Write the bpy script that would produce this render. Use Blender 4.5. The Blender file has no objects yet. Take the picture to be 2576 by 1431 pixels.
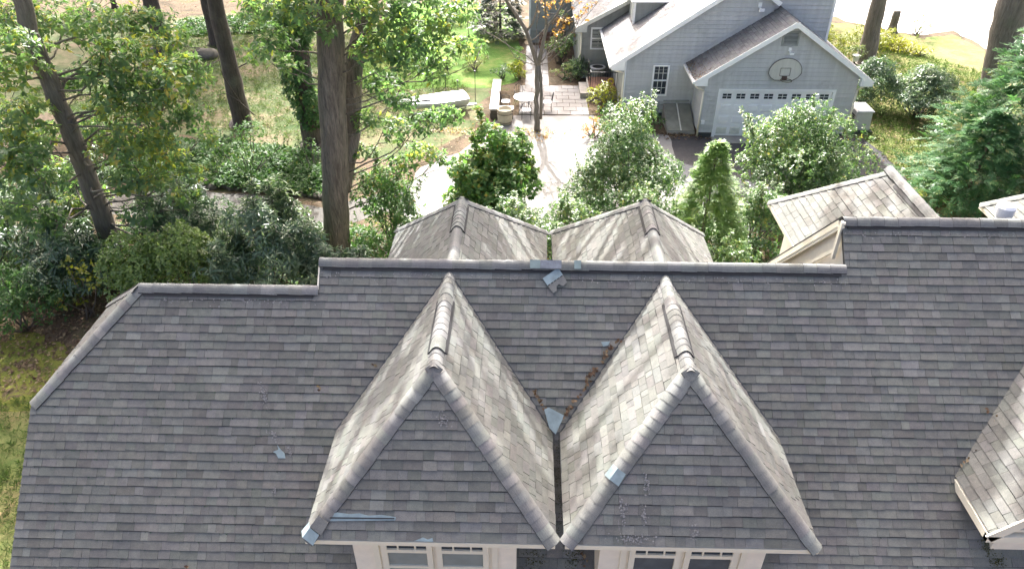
import bpy, math, random
import numpy as np
from mathutils import Vector, Matrix

# ------------------------------------------------------------------ camera, sky, sun, exposure
S = bpy.context.scene
COL = S.collection
rad = math.radians
CAM = Vector((0.0, 0.0, 13.2)); PITCH = rad(35.0); YAW = rad(1.34); FPX = 1815.0
cd = bpy.data.cameras.new("camera"); cam = bpy.data.objects.new("camera", cd); COL.objects.link(cam)
cam.location = CAM; cam.rotation_euler = (math.pi/2 - PITCH, 0, YAW)
cd.sensor_width = 36.0; cd.lens = FPX/2576*36.0; cd.clip_start = 0.1; cd.clip_end = 2000
S.camera = cam

SUN_EL = rad(42.5); SUN_DIR = Vector((-0.10, 1.0, 0)).normalized()*math.cos(SUN_EL) + Vector((0, 0, math.sin(SUN_EL)))
w = bpy.data.worlds.new("World"); S.world = w; w.use_nodes = True
nt = w.node_tree; bg = nt.nodes["Background"]
sky = nt.nodes.new("ShaderNodeTexSky"); sky.sky_type = 'NISHITA'; sky.sun_disc = False
sky.sun_elevation = SUN_EL; sky.sun_rotation = math.atan2(SUN_DIR.x, SUN_DIR.y)
sky.air_density = 0.4; sky.dust_density = 8.0; sky.ozone_density = 0.0
nt.links.new(sky.outputs[0], bg.inputs[0]); bg.inputs[1].default_value = 0.15
sl = bpy.data.lights.new("sun", 'SUN'); sl.energy = 2.8; sl.angle = rad(0.55); sl.color = (1.0, 0.988, 0.97)
sun = bpy.data.objects.new("sun", sl); COL.objects.link(sun)
sun.rotation_euler = SUN_DIR.to_track_quat('Z', 'Y').to_euler(); sun.location = (0, 40, 40)
S.view_settings.view_transform = 'Standard'; S.view_settings.look = 'None'
S.view_settings.gamma = 1.0; S.view_settings.exposure = 2.4
S.cycles.max_bounces = 6; S.cycles.transparent_max_bounces = 6; S.cycles.caustics_reflective = False; S.cycles.caustics_refractive = False

rng = np.random.default_rng(7); random.seed(7)
FW = np.array([-math.sin(YAW)*math.cos(PITCH), math.cos(YAW)*math.cos(PITCH), -math.sin(PITCH)])
RT = np.array([math.cos(YAW), math.sin(YAW), 0.0]); UP = np.cross(RT, FW); C0 = np.array(CAM)
def ray(u, v): return FW + (u-1288)/FPX*RT + (715.5-v)/FPX*UP
def G(u, v, z=0.0):                       # point at height z seen there
    r = ray(u, v); return C0 + r*((z-C0[2])/r[2])
def AT(u, v, y):                          # point on the plane at distance y
    r = ray(u, v); return C0 + r*(y/r[1])
def proj(p):
    d = np.asarray(p, float)-C0; z = d@FW
    return 1288+FPX*(d@RT)/z, 715.5-FPX*(d@UP)/z

# ------------------------------------------------------------------ materials
def new_mat(name):
    m = bpy.data.materials.new(name); m.use_nodes = True
    return m, m.node_tree, m.node_tree.nodes["Principled BSDF"]
def N(nt, t, **k):
    n = nt.nodes.new(t)
    for a, b in k.items(): setattr(n, a, b)
    return n
def ramp(nt, stops, fac=None):
    r = N(nt, "ShaderNodeValToRGB"); e = r.color_ramp.elements
    while len(e) < len(stops): e.new(0.5)
    for q, (p, c) in zip(e, stops): q.position = p; q.color = (*c, 1) if len(c) == 3 else c
    if fac is not None: nt.links.new(fac, r.inputs[0])
    return r
def noise(nt, scale, detail=4, rough=0.55, vec=None, dist=0.0):
    n = N(nt, "ShaderNodeTexNoise"); n.inputs["Scale"].default_value = scale; n.inputs["Detail"].default_value = detail
    n.inputs["Roughness"].default_value = rough; n.inputs["Distortion"].default_value = dist
    if vec is not None: nt.links.new(vec, n.inputs["Vector"])
    return n
def geo_pos(nt, scale=(1, 1, 1)):
    g = N(nt, "ShaderNodeNewGeometry")
    m = N(nt, "ShaderNodeMapping"); m.inputs["Scale"].default_value = scale
    nt.links.new(g.outputs["Position"], m.inputs[0]); return m.outputs[0]
def mixc(nt, fac, a, b, mode='MIX'):
    m = N(nt, "ShaderNodeMix", data_type='RGBA', blend_type=mode)
    for i, x in ((0, fac), (6, a), (7, b)):
        if hasattr(x, "is_linked"): nt.links.new(x, m.inputs[i])
        elif i == 0: m.inputs[0].default_value = x
        else: m.inputs[i].default_value = (*x, 1)
    return m.outputs[2]
def bump(nt, bs, h, strength=0.3, dist=0.01):
    b = N(nt, "ShaderNodeBump"); b.inputs["Strength"].default_value = strength; b.inputs["Distance"].default_value = dist
    nt.links.new(h, b.inputs["Height"]); nt.links.new(b.outputs[0], bs.inputs["Normal"])

def mat_plain(name, c, rough=0.6, var=0.12, sc=3.0, metal=0.0, grain=40.0, bst=0.1):
    m, nt, bs = new_mat(name); p = geo_pos(nt)
    n = noise(nt, sc, 5, 0.6, p); g = noise(nt, grain, 3, 0.6, p)
    r = ramp(nt, [(0.3, tuple(x*(1-var) for x in c)), (0.7, tuple(min(1, x*(1+var)) for x in c))], n.outputs[0])
    nt.links.new(r.outputs[0], bs.inputs["Base Color"]); bs.inputs["Roughness"].default_value = rough; bs.inputs["Metallic"].default_value = metal
    bump(nt, bs, g.outputs[0], bst, 0.01); return m

def mat_shingle(name, lo, mid, hi, weather=0.3, lich=0.45):
    m, nt, bs = new_mat(name); p = geo_pos(nt)
    at = N(nt, "ShaderNodeAttribute", attribute_name="tone")
    r = ramp(nt, [(0.0, (0.018, 0.017, 0.017)), (0.04, lo), (0.5, mid), (1.0, hi)], at.outputs["Fac"])
    big = noise(nt, 0.55, 5, 0.6, p, 0.4); c1 = mixc(nt, big.outputs[0], tuple(x*(1-weather) for x in (1, 1, 1)), tuple(x*(1+weather) for x in (1, .99, .97)))
    c2 = mixc(nt, 1.0, r.outputs[0], c1, 'MULTIPLY')
    grain = noise(nt, 140, 2, 0.7, p); gr = ramp(nt, [(0.25, (0.62, 0.62, 0.62)), (0.75, (1.38, 1.38, 1.38))], grain.outputs[0])
    c3 = mixc(nt, 1.0, c2, gr.outputs[0], 'MULTIPLY')
    mid_n = noise(nt, 9, 4, 0.65, p); mr = ramp(nt, [(0.3, (0.86, 0.86, 0.88)), (0.7, (1.14, 1.13, 1.1))], mid_n.outputs[0])
    c4 = mixc(nt, 1.0, c3, mr.outputs[0], 'MULTIPLY')
    # pale rain streaks and lichen specks, dark algae
    st = noise(nt, 1.0, 5, 0.7, geo_pos(nt, (9, 1.3, 1.3)), 0.6); sr = ramp(nt, [(0.66, (0, 0, 0)), (0.78, (lich, lich, lich))], st.outputs[0])
    c5 = mixc(nt, sr.outputs[0], c4, (0.30, 0.29, 0.28))
    sp = noise(nt, 26, 3, 0.6, p); spr = ramp(nt, [(0.71, (0, 0, 0)), (0.76, (0.6, 0.6, 0.6))], sp.outputs[0])
    c6 = mixc(nt, spr.outputs[0], c5, (0.05, 0.05, 0.045))
    wn = N(nt, "ShaderNodeTexWhiteNoise", noise_dimensions='1D'); sc_ = N(nt, "ShaderNodeMath", operation='MULTIPLY'); sc_.inputs[1].default_value = 917.3
    nt.links.new(at.outputs["Fac"], sc_.inputs[0]); nt.links.new(sc_.outputs[0], wn.inputs["W"])
    hue = mixc(nt, 0.06, (1.0, 1.0, 1.0), wn.outputs["Color"]); hue2 = mixc(nt, 1.0, hue, (1.04, 1.04, 1.04), 'MULTIPLY'); c6 = mixc(nt, 1.0, c6, hue2, 'MULTIPLY')
    nt.links.new(c6, bs.inputs["Base Color"]); bs.inputs["Roughness"].default_value = 0.82; bs.inputs["Specular IOR Level"].default_value = 0.35
    bump(nt, bs, grain.outputs[0], 0.35, 0.004); return m

def mat_leaf(name, stops, trans=0.35, rough=0.38, spec=0.5):
    m, nt, bs = new_mat(name)
    at = N(nt, "ShaderNodeAttribute", attribute_name="tone"); r = ramp(nt, stops, at.outputs["Fac"])
    nt.links.new(r.outputs[0], bs.inputs["Base Color"]); bs.inputs["Roughness"].default_value = rough; bs.inputs["Specular IOR Level"].default_value = spec
    t = N(nt, "ShaderNodeBsdfTranslucent"); hs = mixc(nt, 1.0, r.outputs[0], (1.65, 1.8, 1.05), 'MULTIPLY'); nt.links.new(hs, t.inputs[0])
    mx = N(nt, "ShaderNodeMixShader"); mx.inputs[0].default_value = trans
    nt.links.new(bs.outputs[0], mx.inputs[1]); nt.links.new(t.outputs[0], mx.inputs[2])
    nt.links.new(mx.outputs[0], nt.nodes["Material Output"].inputs[0]); return m

def mat_bark(name, a, b, sc=(9, 9, 1.2)):
    m, nt, bs = new_mat(name); p = geo_pos(nt, sc)
    n = noise(nt, 1.6, 6, 0.7, p, 0.6); r = ramp(nt, [(0.32, a), (0.66, b)], n.outputs[0])
    l = noise(nt, 1.1, 5, 0.6, geo_pos(nt)); lr = ramp(nt, [(0.52, (0, 0, 0)), (0.7, (0.55, 0.55, 0.55))], l.outputs[0])
    c = mixc(nt, lr.outputs[0], r.outputs[0], (0.15, 0.15, 0.11))
    nt.links.new(c, bs.inputs["Base Color"]); bs.inputs["Roughness"].default_value = 0.9; bump(nt, bs, n.outputs[0], 0.9, 0.06); return m

def mat_ground(name, stops, s1=0.35, s2=5.0, s3=60, rough=0.95, bst=0.5, fine=(0.55, 1.45)):
    m, nt, bs = new_mat(name); p = geo_pos(nt)
    a = noise(nt, s1, 6, 0.62, p, 0.7); b = noise(nt, s2, 5, 0.7, p); c = noise(nt, s3, 3, 0.7, p)
    ad = N(nt, "ShaderNodeMath", operation='MULTIPLY_ADD'); nt.links.new(b.outputs[0], ad.inputs[0]); ad.inputs[1].default_value = 0.45
    sb = N(nt, "ShaderNodeMath", operation='SUBTRACT'); nt.links.new(a.outputs[0], sb.inputs[0]); sb.inputs[1].default_value = 0.225; nt.links.new(sb.outputs[0], ad.inputs[2])
    r = ramp(nt, stops, ad.outputs[0])
    f = ramp(nt, [(0.25, (fine[0],)*3), (0.75, (fine[1],)*3)], c.outputs[0])
    nt.links.new(mixc(nt, 1.0, r.outputs[0], f.outputs[0], 'MULTIPLY'), bs.inputs["Base Color"])
    bs.inputs["Roughness"].default_value = rough; bs.inputs["Specular IOR Level"].default_value = 0.2
    bump(nt, bs, b.outputs[0], bst, 0.05); return m

def mat_siding(name, c, dirt=(0.11, 0.12, 0.10)):
    m, nt, bs = new_mat(name)
    n = noise(nt, 1.0, 5, 0.65, geo_pos(nt, (6, 6, 0.5))); r = ramp(nt, [(0.3, tuple(x*0.88 for x in c)), (0.7, tuple(x*1.1 for x in c))], n.outputs[0])
    at = N(nt, "ShaderNodeAttribute", attribute_name="tone")
    tr = ramp(nt, [(0, (0.9, 0.9, 0.9)), (1, (1.1, 1.1, 1.1))], at.outputs["Fac"]); c1 = mixc(nt, 1.0, r.outputs[0], tr.outputs[0], 'MULTIPLY')
    d = noise(nt, 0.9, 6, 0.7, geo_pos(nt, (1, 1, 1.4)), 0.5); dr = ramp(nt, [(0.58, (0, 0, 0)), (0.82, (0.65,)*3)], d.outputs[0])
    nt.links.new(mixc(nt, dr.outputs[0], c1, dirt), bs.inputs["Base Color"]); bs.inputs["Roughness"].default_value = 0.75
    bump(nt, bs, n.outputs[0], 0.15, 0.01); return m

MT = {}
MT['shingle'] = mat_shingle("roof_shingle", (0.104, 0.107, 0.098), (0.139, 0.1425, 0.131), (0.185, 0.189, 0.175))
MT['cap'] = mat_shingle("ridge_cap", (0.136, 0.141, 0.133), (0.165, 0.170, 0.161), (0.20, 0.206, 0.196))
MT['nshingle'] = mat_shingle("slate_shingle", (0.125, 0.127, 0.132), (0.175, 0.177, 0.182), (0.25, 0.25, 0.25), 0.15, 0.1)
MT['black'] = mat_plain("black_felt", (0.02, 0.02, 0.021), 0.8)
MT['patch'] = mat_plain("blue_grey_patch", (0.22, 0.285, 0.295), 0.6, 0.2, 7)
MT['teal'] = mat_plain('teal_grey_cap', (0.16, 0.215, 0.21), 0.7, 0.15, 9)
MT['film'] = mat_plain('bluish_film', (0.16, 0.178, 0.20), 0.35, 0.3, 12)
MT['chalk'] = mat_plain("chalky_smear", (0.185, 0.18, 0.178), 0.9, 0.25, 14)
MT['moss'] = mat_plain("moss", (0.045, 0.05, 0.02), 1.0, 0.5, 9, bst=0.8)
MT['cream'] = mat_plain("cream_paint", (0.80, 0.75, 0.60), 0.6, 0.05, 2)
MT['stucco'] = mat_plain("beige_stucco", (0.84, 0.77, 0.63), 0.85, 0.06, 5, bst=0.3)
MT['white'] = mat_plain("white_paint", (0.86, 0.87, 0.86), 0.5, 0.05, 2)
MT['dirtywhite'] = mat_plain("aged_white_paint", (0.60, 0.61, 0.56), 0.6, 0.16, 4)
MT['siding'] = mat_siding("blue_grey_siding", (0.51, 0.52, 0.515))
MT['siding2'] = mat_siding("grey_siding", (0.30, 0.315, 0.30))
MT['found'] = mat_plain("dark_foundation", (0.06, 0.065, 0.07), 0.9, 0.2)
MT['conc'] = mat_plain("concrete", (0.30, 0.285, 0.26), 0.9, 0.22, 2.2)
MT['asphalt'] = mat_ground("asphalt", [(0.3, (0.042, 0.042, 0.046)), (0.7, (0.072, 0.070, 0.072))], 0.5, 8, 90, 0.9, 0.2, (0.7, 1.3))
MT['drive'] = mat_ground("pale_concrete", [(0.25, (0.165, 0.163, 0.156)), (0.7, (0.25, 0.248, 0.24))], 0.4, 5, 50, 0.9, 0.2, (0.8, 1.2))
MT['path'] = mat_ground("path_asphalt", [(0.3, (0.075, 0.072, 0.066)), (0.7, (0.125, 0.12, 0.11))], 0.5, 6, 70, 0.9, 0.3, (0.7, 1.3))
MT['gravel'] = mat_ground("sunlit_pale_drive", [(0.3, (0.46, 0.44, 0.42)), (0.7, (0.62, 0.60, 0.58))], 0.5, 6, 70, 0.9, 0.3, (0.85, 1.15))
MT['soil'] = mat_ground("soil_leaf_litter", [(0.25, (0.035, 0.028, 0.018)), (0.42, (0.07, 0.055, 0.035)), (0.55, (0.13, 0.095, 0.065)), (0.72, (0.06, 0.085, 0.025))], 0.5, 6, 40, 1.0, 0.9, (0.4, 1.6))
MT['lawn'] = mat_ground("dry_lawn", [(0.30, (0.045, 0.075, 0.027)), (0.46, (0.085, 0.105, 0.046)), (0.58, (0.145, 0.13, 0.075)), (0.74, (0.19, 0.15, 0.105))], 0.45, 3.5, 45, 1.0, 0.8, (0.55, 1.45))
MT['green'] = mat_ground("green_lawn", [(0.28, (0.05, 0.115, 0.018)), (0.5, (0.085, 0.165, 0.03)), (0.72, (0.19, 0.20, 0.07))], 0.5, 4, 45, 1.0, 0.8, (0.55, 1.45))
MT['rlawn'] = mat_ground("yellow_green_lawn", [(0.28, (0.075, 0.115, 0.03)), (0.48, (0.14, 0.155, 0.055)), (0.62, (0.20, 0.165, 0.08)), (0.8, (0.13, 0.09, 0.055))], 0.5, 4, 45, 1.0, 0.8, (0.55, 1.45))
MT['mossy'] = mat_ground("mossy_bank", [(0.3, (0.06, 0.05, 0.03)), (0.42, (0.11, 0.13, 0.03)), (0.52, (0.17, 0.18, 0.035)), (0.62, (0.10, 0.075, 0.045)), (0.75, (0.16, 0.12, 0.085))], 1.1, 6, 45, 1.0, 0.8, (0.5, 1.5))
MT['paver'] = mat_plain("grey_paver", (0.20, 0.194, 0.188), 0.9, 0.2, 1.6, bst=0.2)
MT['stone'] = mat_plain("field_stone", (0.11, 0.10, 0.082), 0.95, 0.35, 4, bst=0.5)
MT['capstone'] = mat_plain("pale_capstone", (0.40, 0.385, 0.36), 0.85, 0.15, 3)
MT['glass'] = mat_plain("window_glass", (0.035, 0.045, 0.055), 0.06, 0.1)
MT['blind'] = mat_plain("glass_with_blind", (0.26, 0.29, 0.27), 0.15, 0.1)
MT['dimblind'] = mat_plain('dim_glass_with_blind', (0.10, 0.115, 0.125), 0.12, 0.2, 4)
MT['iron'] = mat_plain("black_iron", (0.02, 0.02, 0.022), 0.5)
MT['gel'] = mat_plain("white_gelcoat", (0.72, 0.72, 0.70), 0.3, 0.06)
MT['tan'] = mat_plain("tan_pot", (0.45, 0.40, 0.29), 0.75, 0.15, 8)
MT['board'] = mat_siding("weathered_board", (0.56, 0.56, 0.50), (0.22, 0.21, 0.17))
MT['rust'] = mat_plain("rusty_iron", (0.09, 0.06, 0.045), 0.8, 0.3, 12)
MT['faded'] = mat_plain('faded_line', (0.20, 0.19, 0.165), 0.8, 0.3, 8)
MT['unit'] = mat_plain("pale_grey_metal", (0.50, 0.50, 0.50), 0.45, 0.06)
MT['bulk'] = mat_plain("grey_green_steel", (0.20, 0.205, 0.175), 0.6, 0.25, 2.5)
MT['brick'] = mat_plain("red_brown_brick", (0.16, 0.085, 0.06), 0.9, 0.3, 9)
MT['yellow'] = mat_plain("yellow_paint", (0.62, 0.46, 0.05), 0.6)
MT['bark'] = mat_bark("oak_bark", (0.055, 0.048, 0.038), (0.20, 0.178, 0.145))
MT['bark2'] = mat_bark("grey_bark", (0.10, 0.088, 0.072), (0.24, 0.21, 0.175))
MT['dbark'] = mat_bark("dark_bark", (0.030, 0.025, 0.022), (0.10, 0.08, 0.066))
MT['twig'] = mat_bark("twig_bark", (0.06, 0.05, 0.04), (0.14, 0.12, 0.10))
MT['ptwig'] = mat_bark("pale_twig", (0.25, 0.23, 0.2), (0.4, 0.37, 0.33))
MT['oak'] = mat_leaf("oak_leaf", [(0, (0.056, 0.108, 0.050)), (0.42, (0.100, 0.18, 0.078)), (0.74, (0.17, 0.25, 0.10)), (0.94, (0.34, 0.36, 0.07)), (1, (0.34, 0.28, 0.08))], 0.52, 0.42, 0.5)
MT['rhodo'] = mat_leaf("rhododendron_leaf", [(0, (0.039, 0.081, 0.044)), (0.5, (0.081, 0.143, 0.081)), (0.85, (0.156, 0.221, 0.130)), (1, (0.260, 0.325, 0.195))], 0.25, 0.3, 0.6)  # pale top stop stands in for white glints on the leaves
MT['holly'] = mat_leaf("holly_leaf", [(0, (0.044, 0.098, 0.034)), (0.5, (0.092, 0.172, 0.060)), (0.85, (0.172, 0.241, 0.092)), (1, (0.322, 0.299, 0.081))], 0.34, 0.33, 0.55)
MT['vine'] = mat_leaf("vine_leaf", [(0, (0.048, 0.110, 0.031)), (0.6, (0.094, 0.192, 0.054)), (0.84, (0.180, 0.252, 0.078)), (0.95, (0.30, 0.28, 0.07)), (1, (0.30, 0.24, 0.07))], 0.45, 0.42, 0.4)
MT['box'] = mat_leaf("boxwood_leaf", [(0, (0.061, 0.110, 0.029)), (0.6, (0.121, 0.198, 0.053)), (1, (0.209, 0.275, 0.088))], 0.3, 0.35)
MT['cedar'] = mat_leaf("cedar_frond", [(0, (0.038, 0.102, 0.041)), (0.55, (0.074, 0.174, 0.070)), (0.88, (0.132, 0.228, 0.084)), (1, (0.336, 0.300, 0.120))], 0.3, 0.5, 0.4)
MT['hemlock'] = mat_leaf("hemlock_frond", [(0, (0.085, 0.16, 0.045)), (0.6, (0.15, 0.25, 0.075)), (1, (0.28, 0.33, 0.12))], 0.4, 0.45)
MT['orange'] = mat_leaf("autumn_leaf", [(0, (0.22, 0.10, 0.03)), (0.5, (0.38, 0.20, 0.06)), (0.8, (0.42, 0.30, 0.07)), (1, (0.26, 0.25, 0.05))], 0.45)
MT['gold'] = mat_leaf("yellow_green_leaf", [(0, (0.10, 0.12, 0.015)), (0.5, (0.22, 0.24, 0.025)), (1, (0.36, 0.33, 0.04))], 0.4)
MT['ivy'] = mat_leaf("ivy_leaf", [(0, (0.031, 0.081, 0.023)), (0.6, (0.068, 0.143, 0.042)), (0.92, (0.130, 0.195, 0.058)), (1, (0.260, 0.260, 0.065))], 0.3, 0.5, 0.3)
MT['dark'] = mat_leaf("dark_evergreen_leaf", [(0, (0.016, 0.039, 0.023)), (0.6, (0.033, 0.072, 0.042)), (1, (0.078, 0.124, 0.065))], 0.15, 0.35)
MT['litter'] = mat_leaf("dead_leaf", [(0, (0.075, 0.045, 0.032)), (0.5, (0.15, 0.095, 0.062)), (1, (0.28, 0.21, 0.13))], 0.2, 0.7, 0.2)
MT['grass'] = mat_leaf("grass_blade", [(0, (0.05, 0.10, 0.025)), (0.6, (0.10, 0.15, 0.05)), (1, (0.21, 0.21, 0.10))], 0.3, 0.6, 0.2)
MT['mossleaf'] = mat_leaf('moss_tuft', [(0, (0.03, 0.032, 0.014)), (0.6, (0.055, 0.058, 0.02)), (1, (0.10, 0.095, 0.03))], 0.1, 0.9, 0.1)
MT['chalkleaf'] = mat_leaf('chalky_flake', [(0, (0.17, 0.168, 0.165)), (1, (0.29, 0.285, 0.275))], 0.0, 0.9, 0.1)
MT['pale'] = mat_leaf("pale_foliage", [(0, (0.10, 0.15, 0.06)), (0.6, (0.19, 0.22, 0.10)), (1, (0.34, 0.33, 0.18))], 0.35)

# ------------------------------------------------------------------ scene-graph helpers
WLOC = {}
def link(o, parent=None):
    COL.objects.link(o)
    if parent is not None:
        o.parent = parent; o.matrix_parent_inverse = Matrix.Translation(-WLOC[parent.name])
    WLOC[o.name] = Vector(o.location); return o
def thing(name, label, cat, loc, group=None, kind=None):
    o = bpy.data.objects.new(name, None); o.location = Vector([float(x) for x in loc]); o.empty_display_size = 0.3; link(o)
    tag(o, label, cat, group, kind); return o
def tag(o, label=None, cat=None, group=None, kind=None):
    for k, v in (("label", label), ("category", cat), ("group", group), ("kind", kind)):
        if v: o[k] = v
    return o

class MB:                                    # collects faces in world coordinates
    def __init__(s): s.v = []; s.f = []; s.t = []; s.m = []
    def face(s, pts, tone=0.5, mi=0):
        b = len(s.v); s.v += [tuple(map(float, p)) for p in pts]; s.f.append(tuple(range(b, b+len(pts)))); s.t.append(tone); s.m.append(mi)
    def hexa(s, p, tone=0.5, mi=0):          # 8 corners: 4 bottom, 4 top
        b = len(s.v); s.v += [tuple(map(float, q)) for q in p]
        for f in ((3, 2, 1, 0), (4, 5, 6, 7), (0, 1, 5, 4), (1, 2, 6, 5), (2, 3, 7, 6), (3, 0, 4, 7)):
            s.f.append(tuple(b+i for i in f)); s.t.append(tone); s.m.append(mi)
        return s
    def box(s, a, b, tone=0.5, mi=0):
        (x0, y0, z0), (x1, y1, z1) = a, b
        return s.hexa([(x0, y0, z0), (x1, y0, z0), (x1, y1, z0), (x0, y1, z0), (x0, y0, z1), (x1, y0, z1), (x1, y1, z1), (x0, y1, z1)], tone, mi)
    def bar(s, a, b, wd, ht, up=(0, 0, 1), tone=0.5, mi=0):   # rectangular bar from a to b, centred
        a = Vector(a); b = Vector(b); d = (b-a).normalized(); sd = d.cross(Vector(up))
        sd = sd.normalized() if sd.length > 1e-4 else Vector((1, 0, 0)); u = sd.cross(d).normalized(); sd = sd*wd/2; u = u*ht/2
        return s.hexa([a-sd-u, a+sd-u, b+sd-u, b-sd-u, a-sd+u, a+sd+u, b+sd+u, b-sd+u], tone, mi)
    def slab(s, pts, thick, tone=0.5, mi=0, n=None):          # polygon extruded along -normal
        P = [Vector(p) for p in pts]; nn = (P[1]-P[0]).cross(P[2]-P[0]).normalized() if n is None else Vector(n)
        k = len(P); b = len(s.v); s.v += [tuple(p) for p in P]+[tuple(p-nn*thick) for p in P]
        s.f.append(tuple(range(b, b+k))); s.f.append(tuple(range(b+2*k-1, b+k-1, -1)))
        for i in range(k): j = (i+1) % k; s.f.append((b+j, b+i, b+k+i, b+k+j))
        s.t += [tone]*(k+2); s.m += [mi]*(k+2); return s
    def tube(s, pts, rr, n=7, tone=0.5, mi=0, cap=True):
        P = [Vector([float(c) for c in p]) for p in pts]; rr = [rr]*len(P) if not hasattr(rr, '__len__') else rr; b = len(s.v); ref = None
        for i, p in enumerate(P):
            d = (P[min(i+1, len(P)-1)]-P[max(i-1, 0)]).normalized()
            if ref is None: ref = d.orthogonal().normalized()
            ref = (ref-d*ref.dot(d)).normalized(); q = d.cross(ref)
            for k in range(n):
                a = 2*math.pi*k/n; s.v.append(tuple(p+(ref*math.cos(a)+q*math.sin(a))*rr[i]))
        for i in range(len(P)-1):
            for k in range(n):
                k2 = (k+1) % n; s.f.append((b+i*n+k, b+i*n+k2, b+(i+1)*n+k2, b+(i+1)*n+k)); s.t.append(tone); s.m.append(mi)
        if cap:
            s.f.append(tuple(b+k for k in range(n-1, -1, -1))); s.f.append(tuple(b+(len(P)-1)*n+k for k in range(n))); s.t += [tone]*2; s.m += [mi]*2
        return s
    def lathe(s, c, prof, n=16, tone=0.5, mi=0):
        b = len(s.v)
        for r, z in prof:
            for k in range(n): a = 2*math.pi*k/n; s.v.append((c[0]+r*math.cos(a), c[1]+r*math.sin(a), c[2]+z))
        for i in range(len(prof)-1):
            for k in range(n):
                k2 = (k+1) % n; s.f.append((b+i*n+k, b+i*n+k2, b+(i+1)*n+k2, b+(i+1)*n+k)); s.t.append(tone); s.m.append(mi)
        s.f.append(tuple(b+(len(prof)-1)*n+k for k in range(n))); s.t.append(tone); s.m.append(mi); return s
    def build(s, name, mat, parent=None, smooth=False, centre=False, kind=None, bevel=0):
        V = np.array(s.v, float); c = np.zeros(3)
        if centre: c = V.mean(0); V = V-c
        me = bpy.data.meshes.new(name); me.from_pydata(V.tolist(), [], s.f)
        for x in (mat if isinstance(mat, (list, tuple)) else [mat]): me.materials.append(MT[x])
        a = me.attributes.new("tone", 'FLOAT', 'FACE'); a.data.foreach_set("value", np.array(s.t, np.float32))
        me.polygons.foreach_set("material_index", np.array(s.m, np.int32))
        if smooth: me.polygons.foreach_set("use_smooth", np.ones(len(s.f), bool))
        me.update()
        o = bpy.data.objects.new(name, me); o.location = c; link(o, parent)
        if kind: o["kind"] = kind
        if bevel: md = o.modifiers.new("bevel", 'BEVEL'); md.width = bevel; md.segments = 2; md.limit_method = 'ANGLE'
        return o

def fast_mesh(name, V, F, tone, mat, parent=None, kind=None, smooth=False):   # F: (n,k) equal-sized faces
    V = np.asarray(V, np.float32); F = np.asarray(F, np.int32); n, k = F.shape
    me = bpy.data.meshes.new(name); me.vertices.add(len(V)); me.vertices.foreach_set("co", V.ravel())
    me.loops.add(n*k); me.loops.foreach_set("vertex_index", F.ravel())
    me.polygons.add(n); me.polygons.foreach_set("loop_start", np.arange(0, n*k, k, dtype=np.int32))
    me.materials.append(MT[mat]); me.update(calc_edges=True)
    a = me.attributes.new("tone", 'FLOAT', 'FACE'); a.data.foreach_set("value", np.asarray(tone, np.float32))
    if smooth: me.polygons.foreach_set("use_smooth", np.ones(n, bool))
    o = bpy.data.objects.new(name, me); link(o, parent)
    if kind: o["kind"] = kind
    return o
def norm(a): return a/np.maximum(np.linalg.norm(a, axis=-1, keepdims=True), 1e-9)

# ------------------------------------------------------------------ shingles
def clip_poly(poly, clip):                    # convex clip, counter-clockwise
    out = poly
    for i in range(len(clip)):
        a = clip[i]; b = clip[(i+1) % len(clip)]; ex, ey = b[0]-a[0], b[1]-a[1]
        inp = out; out = []
        if not inp: break
        sd = [ex*(p[1]-a[1])-ey*(p[0]-a[0]) for p in inp]
        for j in range(len(inp)):
            p, q, dp, dq = inp[j], inp[(j+1) % len(inp)], sd[j], sd[(j+1) % len(inp)]
            if dp >= -1e-9: out.append(p)
            if (dp >= -1e-9) != (dq >= -1e-9):
                t = dp/(dp-dq); out.append((p[0]+t*(q[0]-p[0]), p[1]+t*(q[1]-p[1])))
    return out
def area2(p): return 0.5*sum(p[i][0]*p[(i+1) % len(p)][1]-p[(i+1) % len(p)][0]*p[i][1] for i in range(len(p)))

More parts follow.
